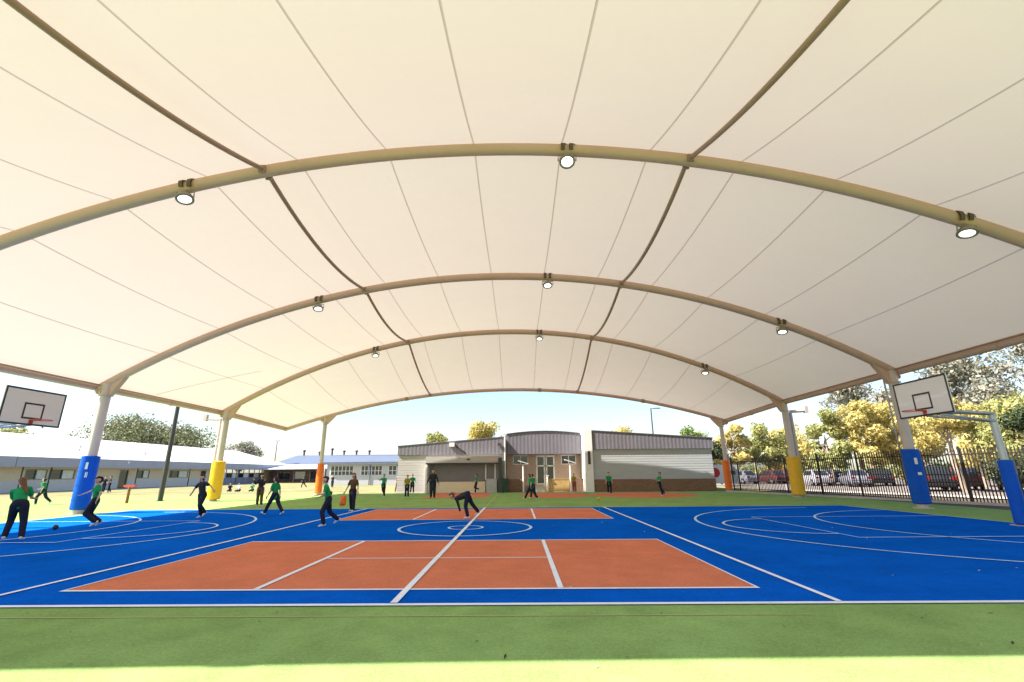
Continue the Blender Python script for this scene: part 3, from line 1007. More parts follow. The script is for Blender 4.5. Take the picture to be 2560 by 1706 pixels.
XW = -47.0
y0c, y1c = 20.0, 86.0
wins = [(22, 25.5), (26.5, 30), (31, 35), (36.2, 37.9), (40.7, 42.9), (43.1, 46.0), (46.3, 47.3), (54.6, 56.6), (60.2, 64.0)]
doors = [(51.9, 53.2), (66.8, 68.0)]
ops = sorted([(a, c, 1.15, 2.15, 'w') for a, c in wins] + [(a, c, 0.0, 2.15, 'd') for a, c in doors])
mb = MB(); y = y0c
for a, c, z0, z1, k in ops:
    mb.box(XW - 0.2, XW, y, a, 0, 2.9)
    if z0 > 0: mb.box(XW - 0.2, XW, a, c, 0, z0)
    mb.box(XW - 0.2, XW, a, c, z1, 2.9)
    y = c
mb.box(XW - 0.2, XW, y, 71.5, 0, 2.9)
lp('wall', mb, M['cbrick'])
mb = MB(); mb.box(XW - 0.2, XW, 85, 90.5, 0, 2.9)
lp('wall', mb, M['cbrick'])
for a, c, z0, z1, k in ops:
    fr = MB(); t = 0.07
    fr.box(XW - 0.1, XW + 0.03, a, a + t, z0, z1); fr.box(XW - 0.1, XW + 0.03, c - t, c, z0, z1)
    fr.box(XW - 0.1, XW + 0.03, a + t, c - t, z1 - t, z1)
    if z0 > 0: fr.box(XW - 0.1, XW + 0.03, a + t, c - t, z0, z0 + t)
    mid = (a + c) / 2
    if c - a > 1.5: fr.box(XW - 0.1, XW + 0.02, mid - 0.03, mid + 0.03, z0 + t, z1 - t)
    o = lp('window' if k == 'w' else 'door', fr, M['greenframe'])
    m2 = MB().box(XW - 0.09, XW - 0.075, a + 0.05, mid, z0 + 0.02, z1 - 0.05).build('pane', M['glass'], o)
    m2 = MB().box(XW - 0.09, XW - 0.075, mid, c - 0.05, z0 + 0.02, z1 - 0.05).build('pane', M['blind'] if k == 'w' else M['glass'], o)
bw_ = MB(); y = y0c
for a, c, z0, z1, k in [o_ for o_ in ops if o_[4] == 'd'] + [(71.5, 71.5, 0, 0, 'e')]:
    bw_.box(XW, XW + 0.03, y, a, 0, 1.08); y = c
lp('wall_base', bw_, mat('grey_render', (0.62, 0.59, 0.57), var=0.06))
# glazed veranda section
fr = MB()
for k in range(9):
    yy = 71.5 + 13.5 * k / 8
    fr.box(XW - 0.05, XW + 0.05, yy - 0.06, yy + 0.06, 0, 2.9)
fr.box(XW - 0.04, XW + 0.04, 71.5, 85, 0.95, 1.05); fr.box(XW - 0.04, XW + 0.04, 71.5, 85, 1.75, 1.83); fr.box(XW - 0.1, XW - 0.02, 71.5, 85, 0, 0.95)
o = lp('glazed_veranda', fr, M['bluetrim'])
for k in range(8):
    ya = 71.5 + 13.5 * k / 8 + 0.06; yb = 71.5 + 13.5 * (k + 1) / 8 - 0.06
    MB().box(XW - 0.05, XW - 0.04, ya, yb, 1.05, 1.75).build('pane', M['glass'] if k % 2 else M['blind'], o)
# fascia panels, with gaps at the joints
ys = [20, 30, 38.2, 47, 57, 67, 77, 87, 92]
for a, c in zip(ys[:-1], ys[1:]):
    lp('fascia_panel', MB().box(-45.62, -45.5, a + 0.03, c - 0.03, 2.34, 3.28), M['bluetrim'])
lp('soffit', MB().box(-47.0, -45.62, 20, 92, 2.36, 2.42), M['bluetrim'])
rf = MB()
rf.add([(-45.48, 20, 3.30), (-45.48, 92, 3.30), (-52.5, 84, 5.95), (-52.5, 20, 5.95), (-60, 20, 3.3), (-60, 92, 3.3)], [(0, 1, 2, 3), (3, 2, 5, 4), (1, 5, 2)])
# standing ribs as real relief on the roof
for k in range(36):
    yy = 21 + 62 * k / 35
    rf.prism([(-45.5, yy, 3.30), (-45.5, yy + 0.06, 3.30), (-52.5, yy + 0.06, 5.95), (-52.5, yy, 5.95)], (0, 0, 0.035))
lp('roof', rf, M['whiteroof'])
for yy in (28.0, 39.2, 42.0, 53.0, 62.5, 74):
    lp('veranda_post', MB().tube([(-45.75, yy, 0), (-45.75, yy, 2.36)], 0.055, 8), M['darkgrey'])
for (yy, xx) in ((46.5, -47.6), (55.0, -46.8)):
    z = 3.3 + (-45.48 - xx) * 0.377
    lp('roof_flue', MB().tube([(xx, yy, z - 0.05), (xx, yy, z + 0.55)], 0.06, 8).lathe((xx, yy, z + 0.5), [(0.02, 0.2), (0.14, 0.08), (0.14, 0.0)], 10), M['galv'])
lp('security_lamp', MB().lathe((-45.46, 51.0, 2.98), [(0.1, -0.02), (0.16, 0.0), (0.10, 0.1), (0.0, 0.13)], 12, axis=Vector((1, 0, 0))), M['white'])

# far low link building with white verandah roof
lk = empty('link_building', (-40, 84, 0), 0, 'low link building with white veranda roof between the classroom blocks', 'building')
LK = Vector((-40, 84, 0))


def kp(name, mb, m):
    o = mb.build(name, m, lk); o.location = -LK
    return o


kp('wall', MB().box(-46, -30.0, 86.2, 92, 0, 2.5), mat('plum_render', (0.20, 0.12, 0.12), var=0.3, scale=0.5))
kp('veranda_roof', MB().add([(-47, 82.0, 2.5), (-27, 82.0, 2.65), (-27, 92, 3.5), (-47, 92, 3.4), (-47, 82.0, 2.35), (-27, 82.0, 2.5)], [(0, 1, 2, 3), (4, 5, 1, 0)]), M['whiteroof'])
kp('upper_roof', MB().add([(-50, 92, 3.4), (-24, 92, 3.4), (-28, 100, 5.6), (-48, 100, 5.6)], [(0, 1, 2, 3)]), M['greyroof'])
for k in range(7):
    kp('veranda_post', MB().box(-46 + 3 * k, -45.85 + 3 * k, 82.2, 82.35, 0, 2.45), M['darkgrey'])
for k in range(5):
    kp('window', MB().box(-44.5 + 3 * k, -42.6 + 3 * k, 86.1, 86.2, 0.7, 2.0), M['blind'] if k % 2 else M['glass'])
for k, (xx, yy) in enumerate(((-46.5, 100), (-43, 100), (-40.2, 100), (-37.5, 100), (-34.7, 100), (-31.8, 100))):
    h = [0.75, 0.4, 1.1, 0.6, 0.6, 0.6][k]
    kp('roof_vent', MB().tube([(xx, yy, 5.5), (xx, yy, 5.6 + h)], 0.2, 8).lathe((xx, yy, 5.6 + h), [(0.22, 0), (0.36, 0.15), (0.3, 0.35), (0.0, 0.45)], 10), M['darkgrey'])

# far frontal classroom
fc = empty('far_classroom', (-18, 60, 0), 0, 'blue grey roofed classroom with three window bands behind the hall', 'building')
FC = Vector((-18, 60, 0))


def fp(name, mb, m, parent=None):
    o = mb.build(name, m, parent or fc)
    if parent is None: o.location = -FC
    return o


mb = MB(); x = -25.0
fw = [(-24.4, -21.3), (-20.2, -17.3), (-16.4, -13.2)]
for a, c in fw + [(-11.5, -11.5)]:
    mb.box(x, a, 60, 60.2, 0.0, 3.0)
    if c > a:
        mb.box(a, c, 60, 60.2, 0.0, 1.35); mb.box(a, c, 60, 60.2, 2.5, 3.0)
    x = c
fp('wall', mb, mat('pale_render', (0.46, 0.46, 0.47), var=0.06))
for a, c in fw:
    fr = MB()
    n = 6
    for k in range(n + 1):
        xx = a + (c - a) * k / n
        fr.box(xx - 0.035, xx + 0.035, 59.97, 60.08, 1.35, 2.5)
    fr.box(a, c, 59.98, 60.07, 1.85, 1.91)
    o = fp('window', fr, M['white'])
    MB().box(a, c, 60.03, 60.05, 1.35, 2.5).build('pane', M['glass'], o)
fp('fascia', MB().box(-25.4, -11.2, 59.5, 59.62, 2.72, 3.05), M['bluetrim'])
fp('roof', MB().add([(-25.5, 59.4, 3.06), (-11.2, 59.4, 3.06), (-11.2, 64, 4.1), (-25.5, 64, 4.1), (-11.2, 69, 3.06), (-25.5, 69, 3.06)], [(0, 1, 2, 3), (3, 2, 4, 5)]), M['greyroof'])
fp('ridge_cap', MB().box(-25.5, -11.2, 63.85, 64.15, 4.08, 4.2), M['bluetrim'])
for xx in (-25.2, -19.0, -15.2):
    fp('downpipe', MB().tube([(xx, 59.9, 0), (xx, 59.9, 2.8)], 0.07, 8), M['bluetrim'])

# ================================================================== POSTS AND SIGNS
pp = empty('light_pole', (-19.75, 22.7, 0), 0, 'dark grey pole standing between the blue and yellow padded columns', 'pole')
MB().tube([(0, 0, 0), (0, 0, 3), (0, 0, 7.2)], [0.135, 0.12, 0.10], 14).build('shaft', M['darkgrey'], pp)
MB().lathe((0, 0, 0), [(0.22, 0.0), (0.22, 0.03)], 14).build('base_plate', M['darkgrey'], pp)
MB().box(-0.9, 0.9, -0.06, 0.06, 7.2, 7.32).build('cross_arm', M['darkgrey'], pp)
for x in (-0.75, 0.75):
    MB().box(x - 0.2, x + 0.2, -0.35, 0.05, 7.33, 7.45).build('lamp_head', M['galv'], pp)

bo = empty('bollard', (-20.1, 20.7, 0), 0, 'short brown post with red crossbar on the sunlit playground', 'bollard')
MB().tube([(0, 0, 0), (0, 0, 0.85)], [0.075, 0.07], 10).build('post', M['bollard'], bo)
MB().box(-0.32, 0.32, -0.06, 0.06, 0.85, 0.97).build('crossbar', M['soldier'], bo)

for nm, x, y, h, arm, lab in (('street_lamp', 17.5, 50, 8.8, 1.0, 'tall grey street lamp with short arm behind the hall roof'), ('street_lamp', -48.8, 92, 8.2, 0.0, 'far lamp post above the classroom roofs')):
    o = empty(nm, (x, y, 0), 0, lab, 'street lamp', 'street lamps beyond the school buildings')
    MB().tube([(0, 0, 0), (0, 0, h)], [0.12, 0.07], 10).build('pole', M['darkgrey'], o)
    if arm:
        MB().tube([(0, 0, h - 0.05), (arm * 0.6, 0, h)], 0.05, 8).build('arm', M['darkgrey'], o)
        MB().box(arm * 0.5, arm * 0.5 + 0.6, -0.12, 0.12, h - 0.04, h + 0.06).build('lamp_head', M['darkgrey'], o)
    else:
        MB().box(-0.5, 0.5, -0.25, 0.25, h, h + 0.18).build('lamp_head', M['galv'], o)

# balls
for (x, y, r, m, lab, nm) in ((-11.5, 7.8, 0.07, 'black', 'black ball on the sunlit edge of the blue court', 'ball'), (-5.35, 11.6, 0.075, 'black', 'black ball in the air behind the boy in green', 'ball'), (5.76, 20.3, 0.08, 'padyellow', 'yellow ball on the green surface by the third line', 'ball')):
    mb = MB()
    mb.lathe((0, 0, 0), [(r * math.sin(math.pi * k / 10) + 1e-4, r * (1 - math.cos(math.pi * k / 10))) for k in range(11)], 16, cap=False)
    o = mb.build(nm, M[m]); o.location = (x, y, 0.012 if y != 11.6 else 0.72)
    tag(o, lab, 'ball')

# ================================================================== TREES


def leaf_mesh(name, centers, radii, n, size, seed, m, squash=0.8):
    g = np.random.default_rng(seed)
    C = np.array(centers); Rd = np.array(radii)
    wgt = Rd ** 2; wgt = wgt / wgt.sum()
    idx = g.choice(len(C), n, p=wgt)
    d = g.normal(size=(n, 3)); d /= np.linalg.norm(d, axis=1)[:, None]
    rr = Rd[idx] * g.uniform(0.35, 1.0, n) ** 0.6
    rr *= 1 + 0.25 * np.sin(d[:, 0] * 5 + idx) * np.cos(d[:, 2] * 6 + idx * 2)
    p = C[idx] + d * rr[:, None] * np.array([1, 1, squash])
    nrm = d + g.normal(size=(n, 3)) * 0.55
    nrm /= np.linalg.norm(nrm, axis=1)[:, None]
    a = np.cross(nrm, g.normal(size=(n, 3))); a /= np.linalg.norm(a, axis=1)[:, None]
    b = np.cross(nrm, a)
    s = (size * g.uniform(0.5, 1.25, n))[:, None]
    V = np.empty((n, 4, 3))
    V[:, 0] = p - a * s; V[:, 1] = p - b * s * 0.55 + nrm * s * 0.15; V[:, 2] = p + a * s; V[:, 3] = p + b * s * 0.55 + nrm * s * 0.15
    me = bpy.data.meshes.new(name)
    me.vertices.add(n * 4); me.loops.add(n * 4); me.polygons.add(n)
    me.vertices.foreach_set('co', V.reshape(-1))
    me.loops.foreach_set('vertex_index', np.arange(n * 4, dtype=np.int32))
    me.polygons.foreach_set('loop_start', np.arange(0, n * 4, 4, dtype=np.int32))
    me.polygons.foreach_set('loop_total', np.full(n, 4, dtype=np.int32))
    me.materials.append(m)
    me.update(calc_edges=True)
    return me


def tree(x, y, h, rad, base, kind, n, seed, label, size=0.22, blobs=18, bark='bark', group='trees around the school', squash=0.8, nm='tree', lean=0.0):
    g = np.random.default_rng(seed)
    root = empty(nm, (x, y, -0.02), g.uniform(0, 6.28), label, 'tree', group)
    cs = []; rs = []
    for i in range(blobs):
        a = g.uniform(0, 6.28); q = math.sqrt(g.uniform(0, 1)); zz = g.uniform(0, 1)
        env = math.sin(math.pi * (0.18 + 0.72 * zz)) ** 0.7
        r_ = rad * g.uniform(0.24, 0.42)
        cs.append((math.cos(a) * q * rad * env * 0.85 + lean * zz, math.sin(a) * q * rad * env * 0.85, base + (h - base - r_ * 0.8) * zz + r_ * 0.3)); rs.append(r_)
    t = MB()
    tr = max(0.09, h * 0.022)
    top = Vector((g.normal() * 0.2 + lean * 0.4, g.normal() * 0.2, base + (h - base) * 0.55))
    m1 = Vector((g.normal() * 0.15, g.normal() * 0.15, base * 0.6))
    t.tube([(0, 0, 0), m1, m1 * 0.4 + top * 0.6, top], [tr * 1.25, tr, tr * 0.7, tr * 0.35], 8)
    for c in cs[:min(10, blobs)]:
        c = Vector(c); f = g.uniform(0.3, 0.9)
        s = m1 * (1 - f) + top * f
        mid = (s + c) / 2 + Vector((g.normal() * 0.2, g.normal() * 0.2, -0.1 * rad))
        t.tube([s, mid, c], [tr * 0.45, tr * 0.28, tr * 0.1], 6)
    t.build('trunk', M[bark], root)
    link_mesh('crown', leaf_mesh('crown', cs, rs, int(n * 1.7), size * 0.8, seed + 7, LEAF[kind], squash), root)
    return root


TG = 'sunlit trees beyond the car park'
tree(-61.5, 75, 11.4, 9.5, 4.4, 'gum', 10000, 11, 'broad olive gum tree behind the white classroom roof', 0.27, 34)
tree(-73, 60, 9.2, 4.5, 3.5, 'olive', 2200, 12, 'small green tree above the roof under the left hoop', 0.3)
tree(-55.5, 92, 8.3, 4.2, 3.0, 'grey', 2200, 13, 'low grey green tree behind the end of the classroom roof', 0.32)
tree(-10.1, 60, 7.3, 2.0, 3.0, 'olive', 1800, 14, 'small round tree above the left end of the hall roof', 0.2)
tree(-3.2, 62, 8.7, 3.6, 3.6, 'gold', 3500, 15, 'wide pale tree above the middle of the hall roof', 0.24, 22)
tree(17.2, 62, 7.7, 3.6, 3.0, 'gold', 2200, 16, 'pale bushy tree above the right block of the hall', 0.24)
tree(23.8, 56, 7.0, 2.6, 2.4, 'green', 2600, 17, 'bright green tree at the right end of the hall roof', 0.22)
tree(21.6, 44, 4.9, 1.7, 0.6, 'dark', 2200, 18, 'dark green tree against the right end of the hall', 0.18, bark='barkdark')
tree(29.0, 56, 7.4, 3.0, 2.2, 'gold', 3800, 19, 'golden tree seen between the orange and yellow columns', 0.24, group=TG)
tree(34.6, 58, 7.6, 3.0, 2.4, 'olive', 3200, 20, 'olive tree just left of the yellow padded column', 0.24, group=TG)
tree(39.5, 64, 7.5, 3.0, 1.6, 'gold', 3000, 28, 'golden bushy tree behind the right yellow column', 0.26, group=TG)
tree(33.0, 43, 7.6, 2.2, 1.8, 'olive', 4200, 21, 'dense upright olive tree right of the yellow padded column', 0.2, 20, group=TG)
tree(36.2, 42.5, 8.3, 2.6, 1.8, 'gold', 5200, 22, 'bright golden upright tree with a rounded top', 0.2, 24, group=TG)
tree(40.6, 43, 8.2, 3.2, 2.0, 'gold', 5200, 23, 'golden tree directly left of the blue padded column', 0.22, 24, group=TG)
tree(42.5, 50, 12.6, 4.2, 5.5, 'grey', 3600, 24, 'tall thin grey green gum rising under the canopy edge', 0.26, 22, group=TG)
tree(41.5, 36, 7.2, 3.4, 1.8, 'gold', 5600, 25, 'low golden tree under the right backboard', 0.2, 24, group=TG)
tree(51.5, 45, 13.8, 5.6, 5.5, 'grey', 5200, 26, 'tall sparse gum tree at the upper right corner', 0.28, 24, group=TG)
tree(40.5, 27.5, 11.0, 3.2, 5.0, 'grey', 4600, 27, 'grey green tree rising right of the right backboard', 0.2, 16, group=TG)
tree(33.5, 24.0, 5.9, 3.0, 1.4, 'olive', 6000, 29, 'olive green tree behind the right hoop pole', 0.16, 22, group=TG)
tree(26.6, 14.3, 4.6, 2.3, 0.25, 'dark', 7000, 35, 'dark tree behind the fence at the right edge of the picture', 0.13, 20, bark='barkdark', group=TG)
tree(31.0, 26.5, 6.6, 2.2, 3.4, 'gold', 2600, 36, 'slender pale trunked tree between the blue column and the car', 0.17, 14, group=TG, lean=0.8)
tree(28.2, 18.2, 4.4, 2.2, 0.25, 'dark', 5600, 30, 'dark shrubby tree behind the fence at the far right', 0.13, 18, bark='barkdark', group=TG)
tree(47.5, 33, 8.2, 4.0, 1.4, 'gold', 5200, 31, 'yellow tree behind the fence right of the backboard', 0.22, 22, group=TG)
tree(45, 70, 8.5, 4.5, 1.2, 'gold', 3600, 32, 'far golden tree behind the parked cars', 0.3, 22, group=TG)
tree(31, 74, 7.6, 4.5, 1.2, 'olive', 3200, 33, 'far olive tree behind the banner', 0.3, 22, group=TG)
tree(54, 58, 9.0, 4.6, 1.4, 'olive', 3600, 34, 'far olive tree behind the golden trees', 0.3, 22, group=TG)
# low scrub along the far side of the car park: uncountable mass
g = np.random.default_rng(77)
cs = [(26 + 40 * k / 60 + g.normal() * 0.8, 78 - 0.55 * 40 * k / 60 + g.normal() * 1.5, 0.7 + g.uniform(0, 0.9)) for k in range(60)]
o = link_mesh('scrub', leaf_mesh('scrub', cs, [1.5] * 60, 9000, 0.25, 78, LEAF['olive'], 0.9))
tag(o, 'low scrub along the far edge of the car park', 'scrub', None, 'stuff')
for k, (x, y, h, s) in enumerate(((27.2, 25.5, 7.5, 40), (30.0, 22.0, 7.0, 41))):
    pass

# ================================================================== CARS
M['tyre'] = mat('tyre_rubber', (0.02, 0.02, 0.02), 0.85)
M['rim'] = mat('alloy_rim', (0.45, 0.45, 0.46), 0.35, metal=0.7)
M['carglass'] = glass_mat('car_glass', (0.025, 0.03, 0.035))
M['headlamp'] = mat('headlamp_lens', (0.7, 0.7, 0.68), 0.15, 0.05, spec=0.6)
M['taillamp'] = mat('tail_lamp_lens', (0.2, 0.01, 0.01), 0.2, 0.05, spec=0.6)
PAINT = {k: mat('car_paint_' + k, c, 0.25, 0.03, 0.5, 0.6) for k, c in dict(white=(0.36, 0.35, 0.37), silver=(0.20, 0.20, 0.23), black=(0.02, 0.02, 0.025), navy=(0.03, 0.04, 0.09), red=(0.10, 0.035, 0.035), grey=(0.14, 0.145, 0.15), teal=(0.03, 0.10, 0.12)).items()}


def loft_body(secs, mats):
    """secs: list of (x, [(y,z)...]) closed half-rings mirrored"""
    b = MB(); n = len(secs[0][1])
    for x, ring in secs:
        b.v += [(x, y, z) for y, z in ring] + [(x, -y, z) for y, z in reversed(ring)]
    m = 2 * n
    for i in range(len(secs) - 1):
        for k in range(m):
            k2 = (k + 1) % m
            b.f.append((i * m + k, i * m + k2, (i + 1) * m + k2, (i + 1) * m + k)); b.mi.append(0); b.smooth.append(True)
    b.f.append(tuple(range(m))); b.mi.append(0); b.smooth.append(False)
    b.f.append(tuple((len(secs) - 1) * m + k for k in range(m))); b.mi.append(0); b.smooth.append(False)
    return b


def make_car():
    root = empty('parked_car', (0, 0, 0))
    prof_ = [(-2.15, 0.42, 0.72), (-2.05, 0.3, 0.92), (-1.5, 0.22, 0.98), (-0.6, 0.2, 0.97), (0.5, 0.2, 0.95), (0.95, 0.2, 0.93), (1.6, 0.22, 0.86), (2.0, 0.28, 0.74), (2.15, 0.4, 0.6)]
    secs = []
    for x, zb, zt in prof_:
        wv = 0.86 - 0.10 * (abs(x) / 2.15) ** 4
        secs.append((x, [(wv * 0.9, zb), (wv, zb + 0.15), (wv, zt - 0.22), (wv * 0.95, zt - 0.04), (wv * 0.86, zt)]))
    body_ = loft_body(secs, None).build('body', PAINT['white'], root)
    cabp = [(-1.75, 0.95, 0.97), (-1.25, 0.95, 1.42), (-0.7, 0.95, 1.48), (0.1, 0.95, 1.46), (0.35, 0.95, 1.38), (1.05, 0.92, 0.94)]
    secs = []
    for x, zb, zt in cabp:
        hw = 0.80 - 0.20 * (zt - 0.95) / 0.53
        secs.append((x, [(0.80, zb), (0.80 * 0.5 + hw * 0.5, (zb + zt) / 2), (hw, zt - 0.03), (hw * 0.86, zt)]))
    loft_body(secs, None).build('cabin', PAINT['white'], root)
    for sy in (-1, 1):
        for x0, x1 in ((-1.28, -0.42), (-0.36, 0.62)):
            lo, hi = 0.815, 0.625
            xa, xb = (x0 + 0.18, x1) if x0 < -1 else (x0, x1 - 0.38)
            MB().prism([(x0, sy * lo, 1.0), (x1, sy * lo, 1.0), (xb, sy * hi, 1.38), (xa, sy * hi, 1.38)], (0, sy * 0.012, 0)).build('side_window', M['carglass'], root)
        MB().box(0.62, 0.82, sy * 0.9 - 0.07, sy * 0.9 + 0.07, 0.98, 1.1).build('mirror', PAINT['white'], root)
        MB().box(2.02, 2.12, sy * 0.58 - 0.16, sy * 0.58 + 0.16, 0.60, 0.73).build('headlight', M['headlamp'], root)
        MB().box(-2.16, -2.06, sy * 0.62 - 0.13, sy * 0.62 + 0.13, 0.68, 0.86).build('tail_light', M['taillamp'], root)
        for x in (-1.32, 1.3):
            wl_ = MB().lathe((x, sy * 0.68, 0.31), [(0.2, 0), (0.31, 0.0), (0.31, 0.17), (0.2, 0.18)], 18, axis=Vector((0, sy, 0))).build('wheel', M['tyre'], root)
            MB().lathe((x, sy * 0.68, 0.31), [(0.2, 0.165), (0.14, 0.185), (0.0, 0.19)], 14, axis=Vector((0, sy, 0)), cap=False).build('rim', M['rim'], wl_)
    MB().add([(1.03, -0.66, 0.99), (1.03, 0.66, 0.99), (0.40, 0.54, 1.38), (0.40, -0.54, 1.38)], [(0, 1, 2, 3)]).build('windscreen', M['carglass'], root)
    MB().add([(-1.77, -0.62, 1.0), (-1.77, 0.62, 1.0), (-1.29, 0.54, 1.40), (-1.29, -0.54, 1.40)], [(0, 3, 2, 1)]).build('rear_window', M['carglass'], root)
    MB().box(2.1, 2.17, -0.4, 0.4, 0.42, 0.55).build('grille', M['black'], root)
    return root


def paint(root, m):
    for c in root.children:
        if c.name.split('.')[0] in ('body', 'cabin', 'mirror'):
            c.material_slots[0].link = 'OBJECT'
            c.material_slots[0].material = PAINT[m]


cars = [(31.6, 43.5, 80, 'white', 'white parked car right of the yellow padded column', 1.0),
        (35.6, 47.2, 75, 'navy', 'dark blue car parked behind the white car', 1.0),
        (33.0, 39.8, 70, 'silver', 'silver car parked nearest the middle of the fence', 1.0),
        (36.6, 41.6, 65, 'black', 'black car parked beside the silver car', 1.05),
        (31.6, 29.6, 60, 'black', 'black car parked behind the fence right of the blue column', 1.1),
        (35.0, 31.0, 55, 'red', 'red car glimpsed through the pickets near the blue column', 1.05),
        (36.6, 28.2, 60, 'teal', 'dark teal car behind the thick fence post on the right', 1.1),
        (31.4, 51.8, 100, 'red', 'red car parked behind the narrow gate posts', 1.0),
        (28.3, 52.3, 100, 'silver', 'silver car parked close to the orange padded column', 1.0),
        (33.9, 54.0, 100, 'red', 'second red car hidden partly by the yellow column', 1.05),
        (40.2, 24.8, 60, 'grey', 'grey car behind the right hoop pole', 1.05)]
car0 = make_car()
for i, (x, y, a, c, lab, s) in enumerate(cars):
    o = car0 if i == 0 else copy_tree(car0)
    o.location = (x, y, -0.012); o.rotation_euler = (0, 0, R(a)); o.scale = (s, s, s * 1.05)
    tag(o, lab, 'car', 'cars parked behind the fence')
    paint(o, c)

# ================================================================== PEOPLE
SKIN = mat('skin', (0.55, 0.33, 0.23), 0.55, 0.06, 6.0, 0.3)
HAIR = {'brown': mat('brown_hair', (0.14, 0.055, 0.02), 0.6, 0.3, 12, 0.3), 'dark': mat('dark_hair', (0.025, 0.016, 0.012), 0.6, 0.3, 12, 0.3)}
CLOTH = {'green': mat('green_polo', (0.012, 0.25, 0.085), 0.85, 0.12, 5.0, 0.15, bump=0.3, bscale=18), 'black': mat('black_top', (0.028, 0.026, 0.032), 0.85, 0.2, 5.0, 0.15, bump=0.3, bscale=18),
         'navy': mat('navy_trousers', (0.017, 0.019, 0.036), 0.85, 0.2, 5.0, 0.15, bump=0.3, bscale=18), 'brown': mat('brown_top', (0.10, 0.06, 0.03), 0.85, 0.2, 5.0, 0.15, bump=0.3, bscale=18),
         'yellow': mat('olive_yellow_top', (0.28, 0.22, 0.03), 0.85, 0.2, 5.0, 0.15), 'red': mat('dull_red_top', (0.22, 0.06, 0.04), 0.85, 0.2, 5.0, 0.15), 'white': mat('white_top', (0.7, 0.7, 0.68), 0.85, 0.1, 5.0, 0.15)}
SHOE = {'white': mat('pale_trainers', (0.6, 0.58, 0.58), 0.7, 0.2, 20), 'black': mat('black_shoes', (0.02, 0.02, 0.02), 0.6, 0.2, 20)}
EYE = mat('dark_eye', (0.02, 0.015, 0.012), 0.3)
LIP = mat('lip', (0.42, 0.16, 0.13), 0.5)


def cap_pts(vs, fs, a, b, ra, rb, flat=1.0, fdir=None, n=10):
    """tapered capsule between a and b; flat squashes it along fdir"""
    a, b = Vector(a), Vector(b)
    d = b - a; L = d.length
    t = d.normalized() if L > 1e-6 else Vector((0, 0, 1))
    if fdir is None:
        q = Vector((0, 0, 1)) if abs(t.z) < 0.9 else Vector((1, 0, 0))
        u = t.cross(q).normalized()
    else:
        u = (fdir - t * fdir.dot(t)).normalized()
    v = t.cross(u)
    rings = []
    for k in (1, 2, 3): rings.append((a - t * ra * math.cos(k * math.pi / 6), ra * math.sin(k * math.pi / 6)))
    for k in (3, 4, 5): rings.append((b + t * rb * -math.cos(k * math.pi / 6), rb * math.sin(k * math.pi / 6)))
    b0 = len(vs)
    for c, r in rings:
        for k in range(n):
            an = 2 * math.pi * k / n
            vs.append(c + u * (math.cos(an) * r * flat) + v * (math.sin(an) * r))
    s0 = len(vs); vs.append(a - t * ra); vs.append(b + t * rb)
    m = len(rings)
    for i in range(m - 1):
        for k in range(n):
            k2 = (k + 1) % n
            fs.append((b0 + i * n + k, b0 + i * n + k2, b0 + (i + 1) * n + k2, b0 + (i + 1) * n + k))
    for k in range(n):
        k2 = (k + 1) % n
        fs.append((s0, b0 + k2, b0 + k)); fs.append((s0 + 1, b0 + (m - 1) * n + k, b0 + (m - 1) * n + k2))


def fuse(prims, voxel, smooth=4):
    vs, fs = [], []
    for p in prims:
        cap_pts(vs, fs, *p)
    me = bpy.data.meshes.new('tmp'); me.from_pydata([tuple(v) for v in vs], [], fs)
    ob = bpy.data.objects.new('tmp', me); COL.objects.link(ob)
    r = ob.modifiers.new('r', 'REMESH'); r.mode = 'VOXEL'; r.voxel_size = voxel
    s = ob.modifiers.new('s', 'SMOOTH'); s.iterations = smooth; s.factor = 0.5
    dg = bpy.context.evaluated_depsgraph_get()
    out = bpy.data.meshes.new_from_object(ob.evaluated_get(dg))
    bpy.data.objects.remove(ob); bpy.data.meshes.remove(me)
    out.polygons.foreach_set('use_smooth', [True] * len(out.polygons))
    return out


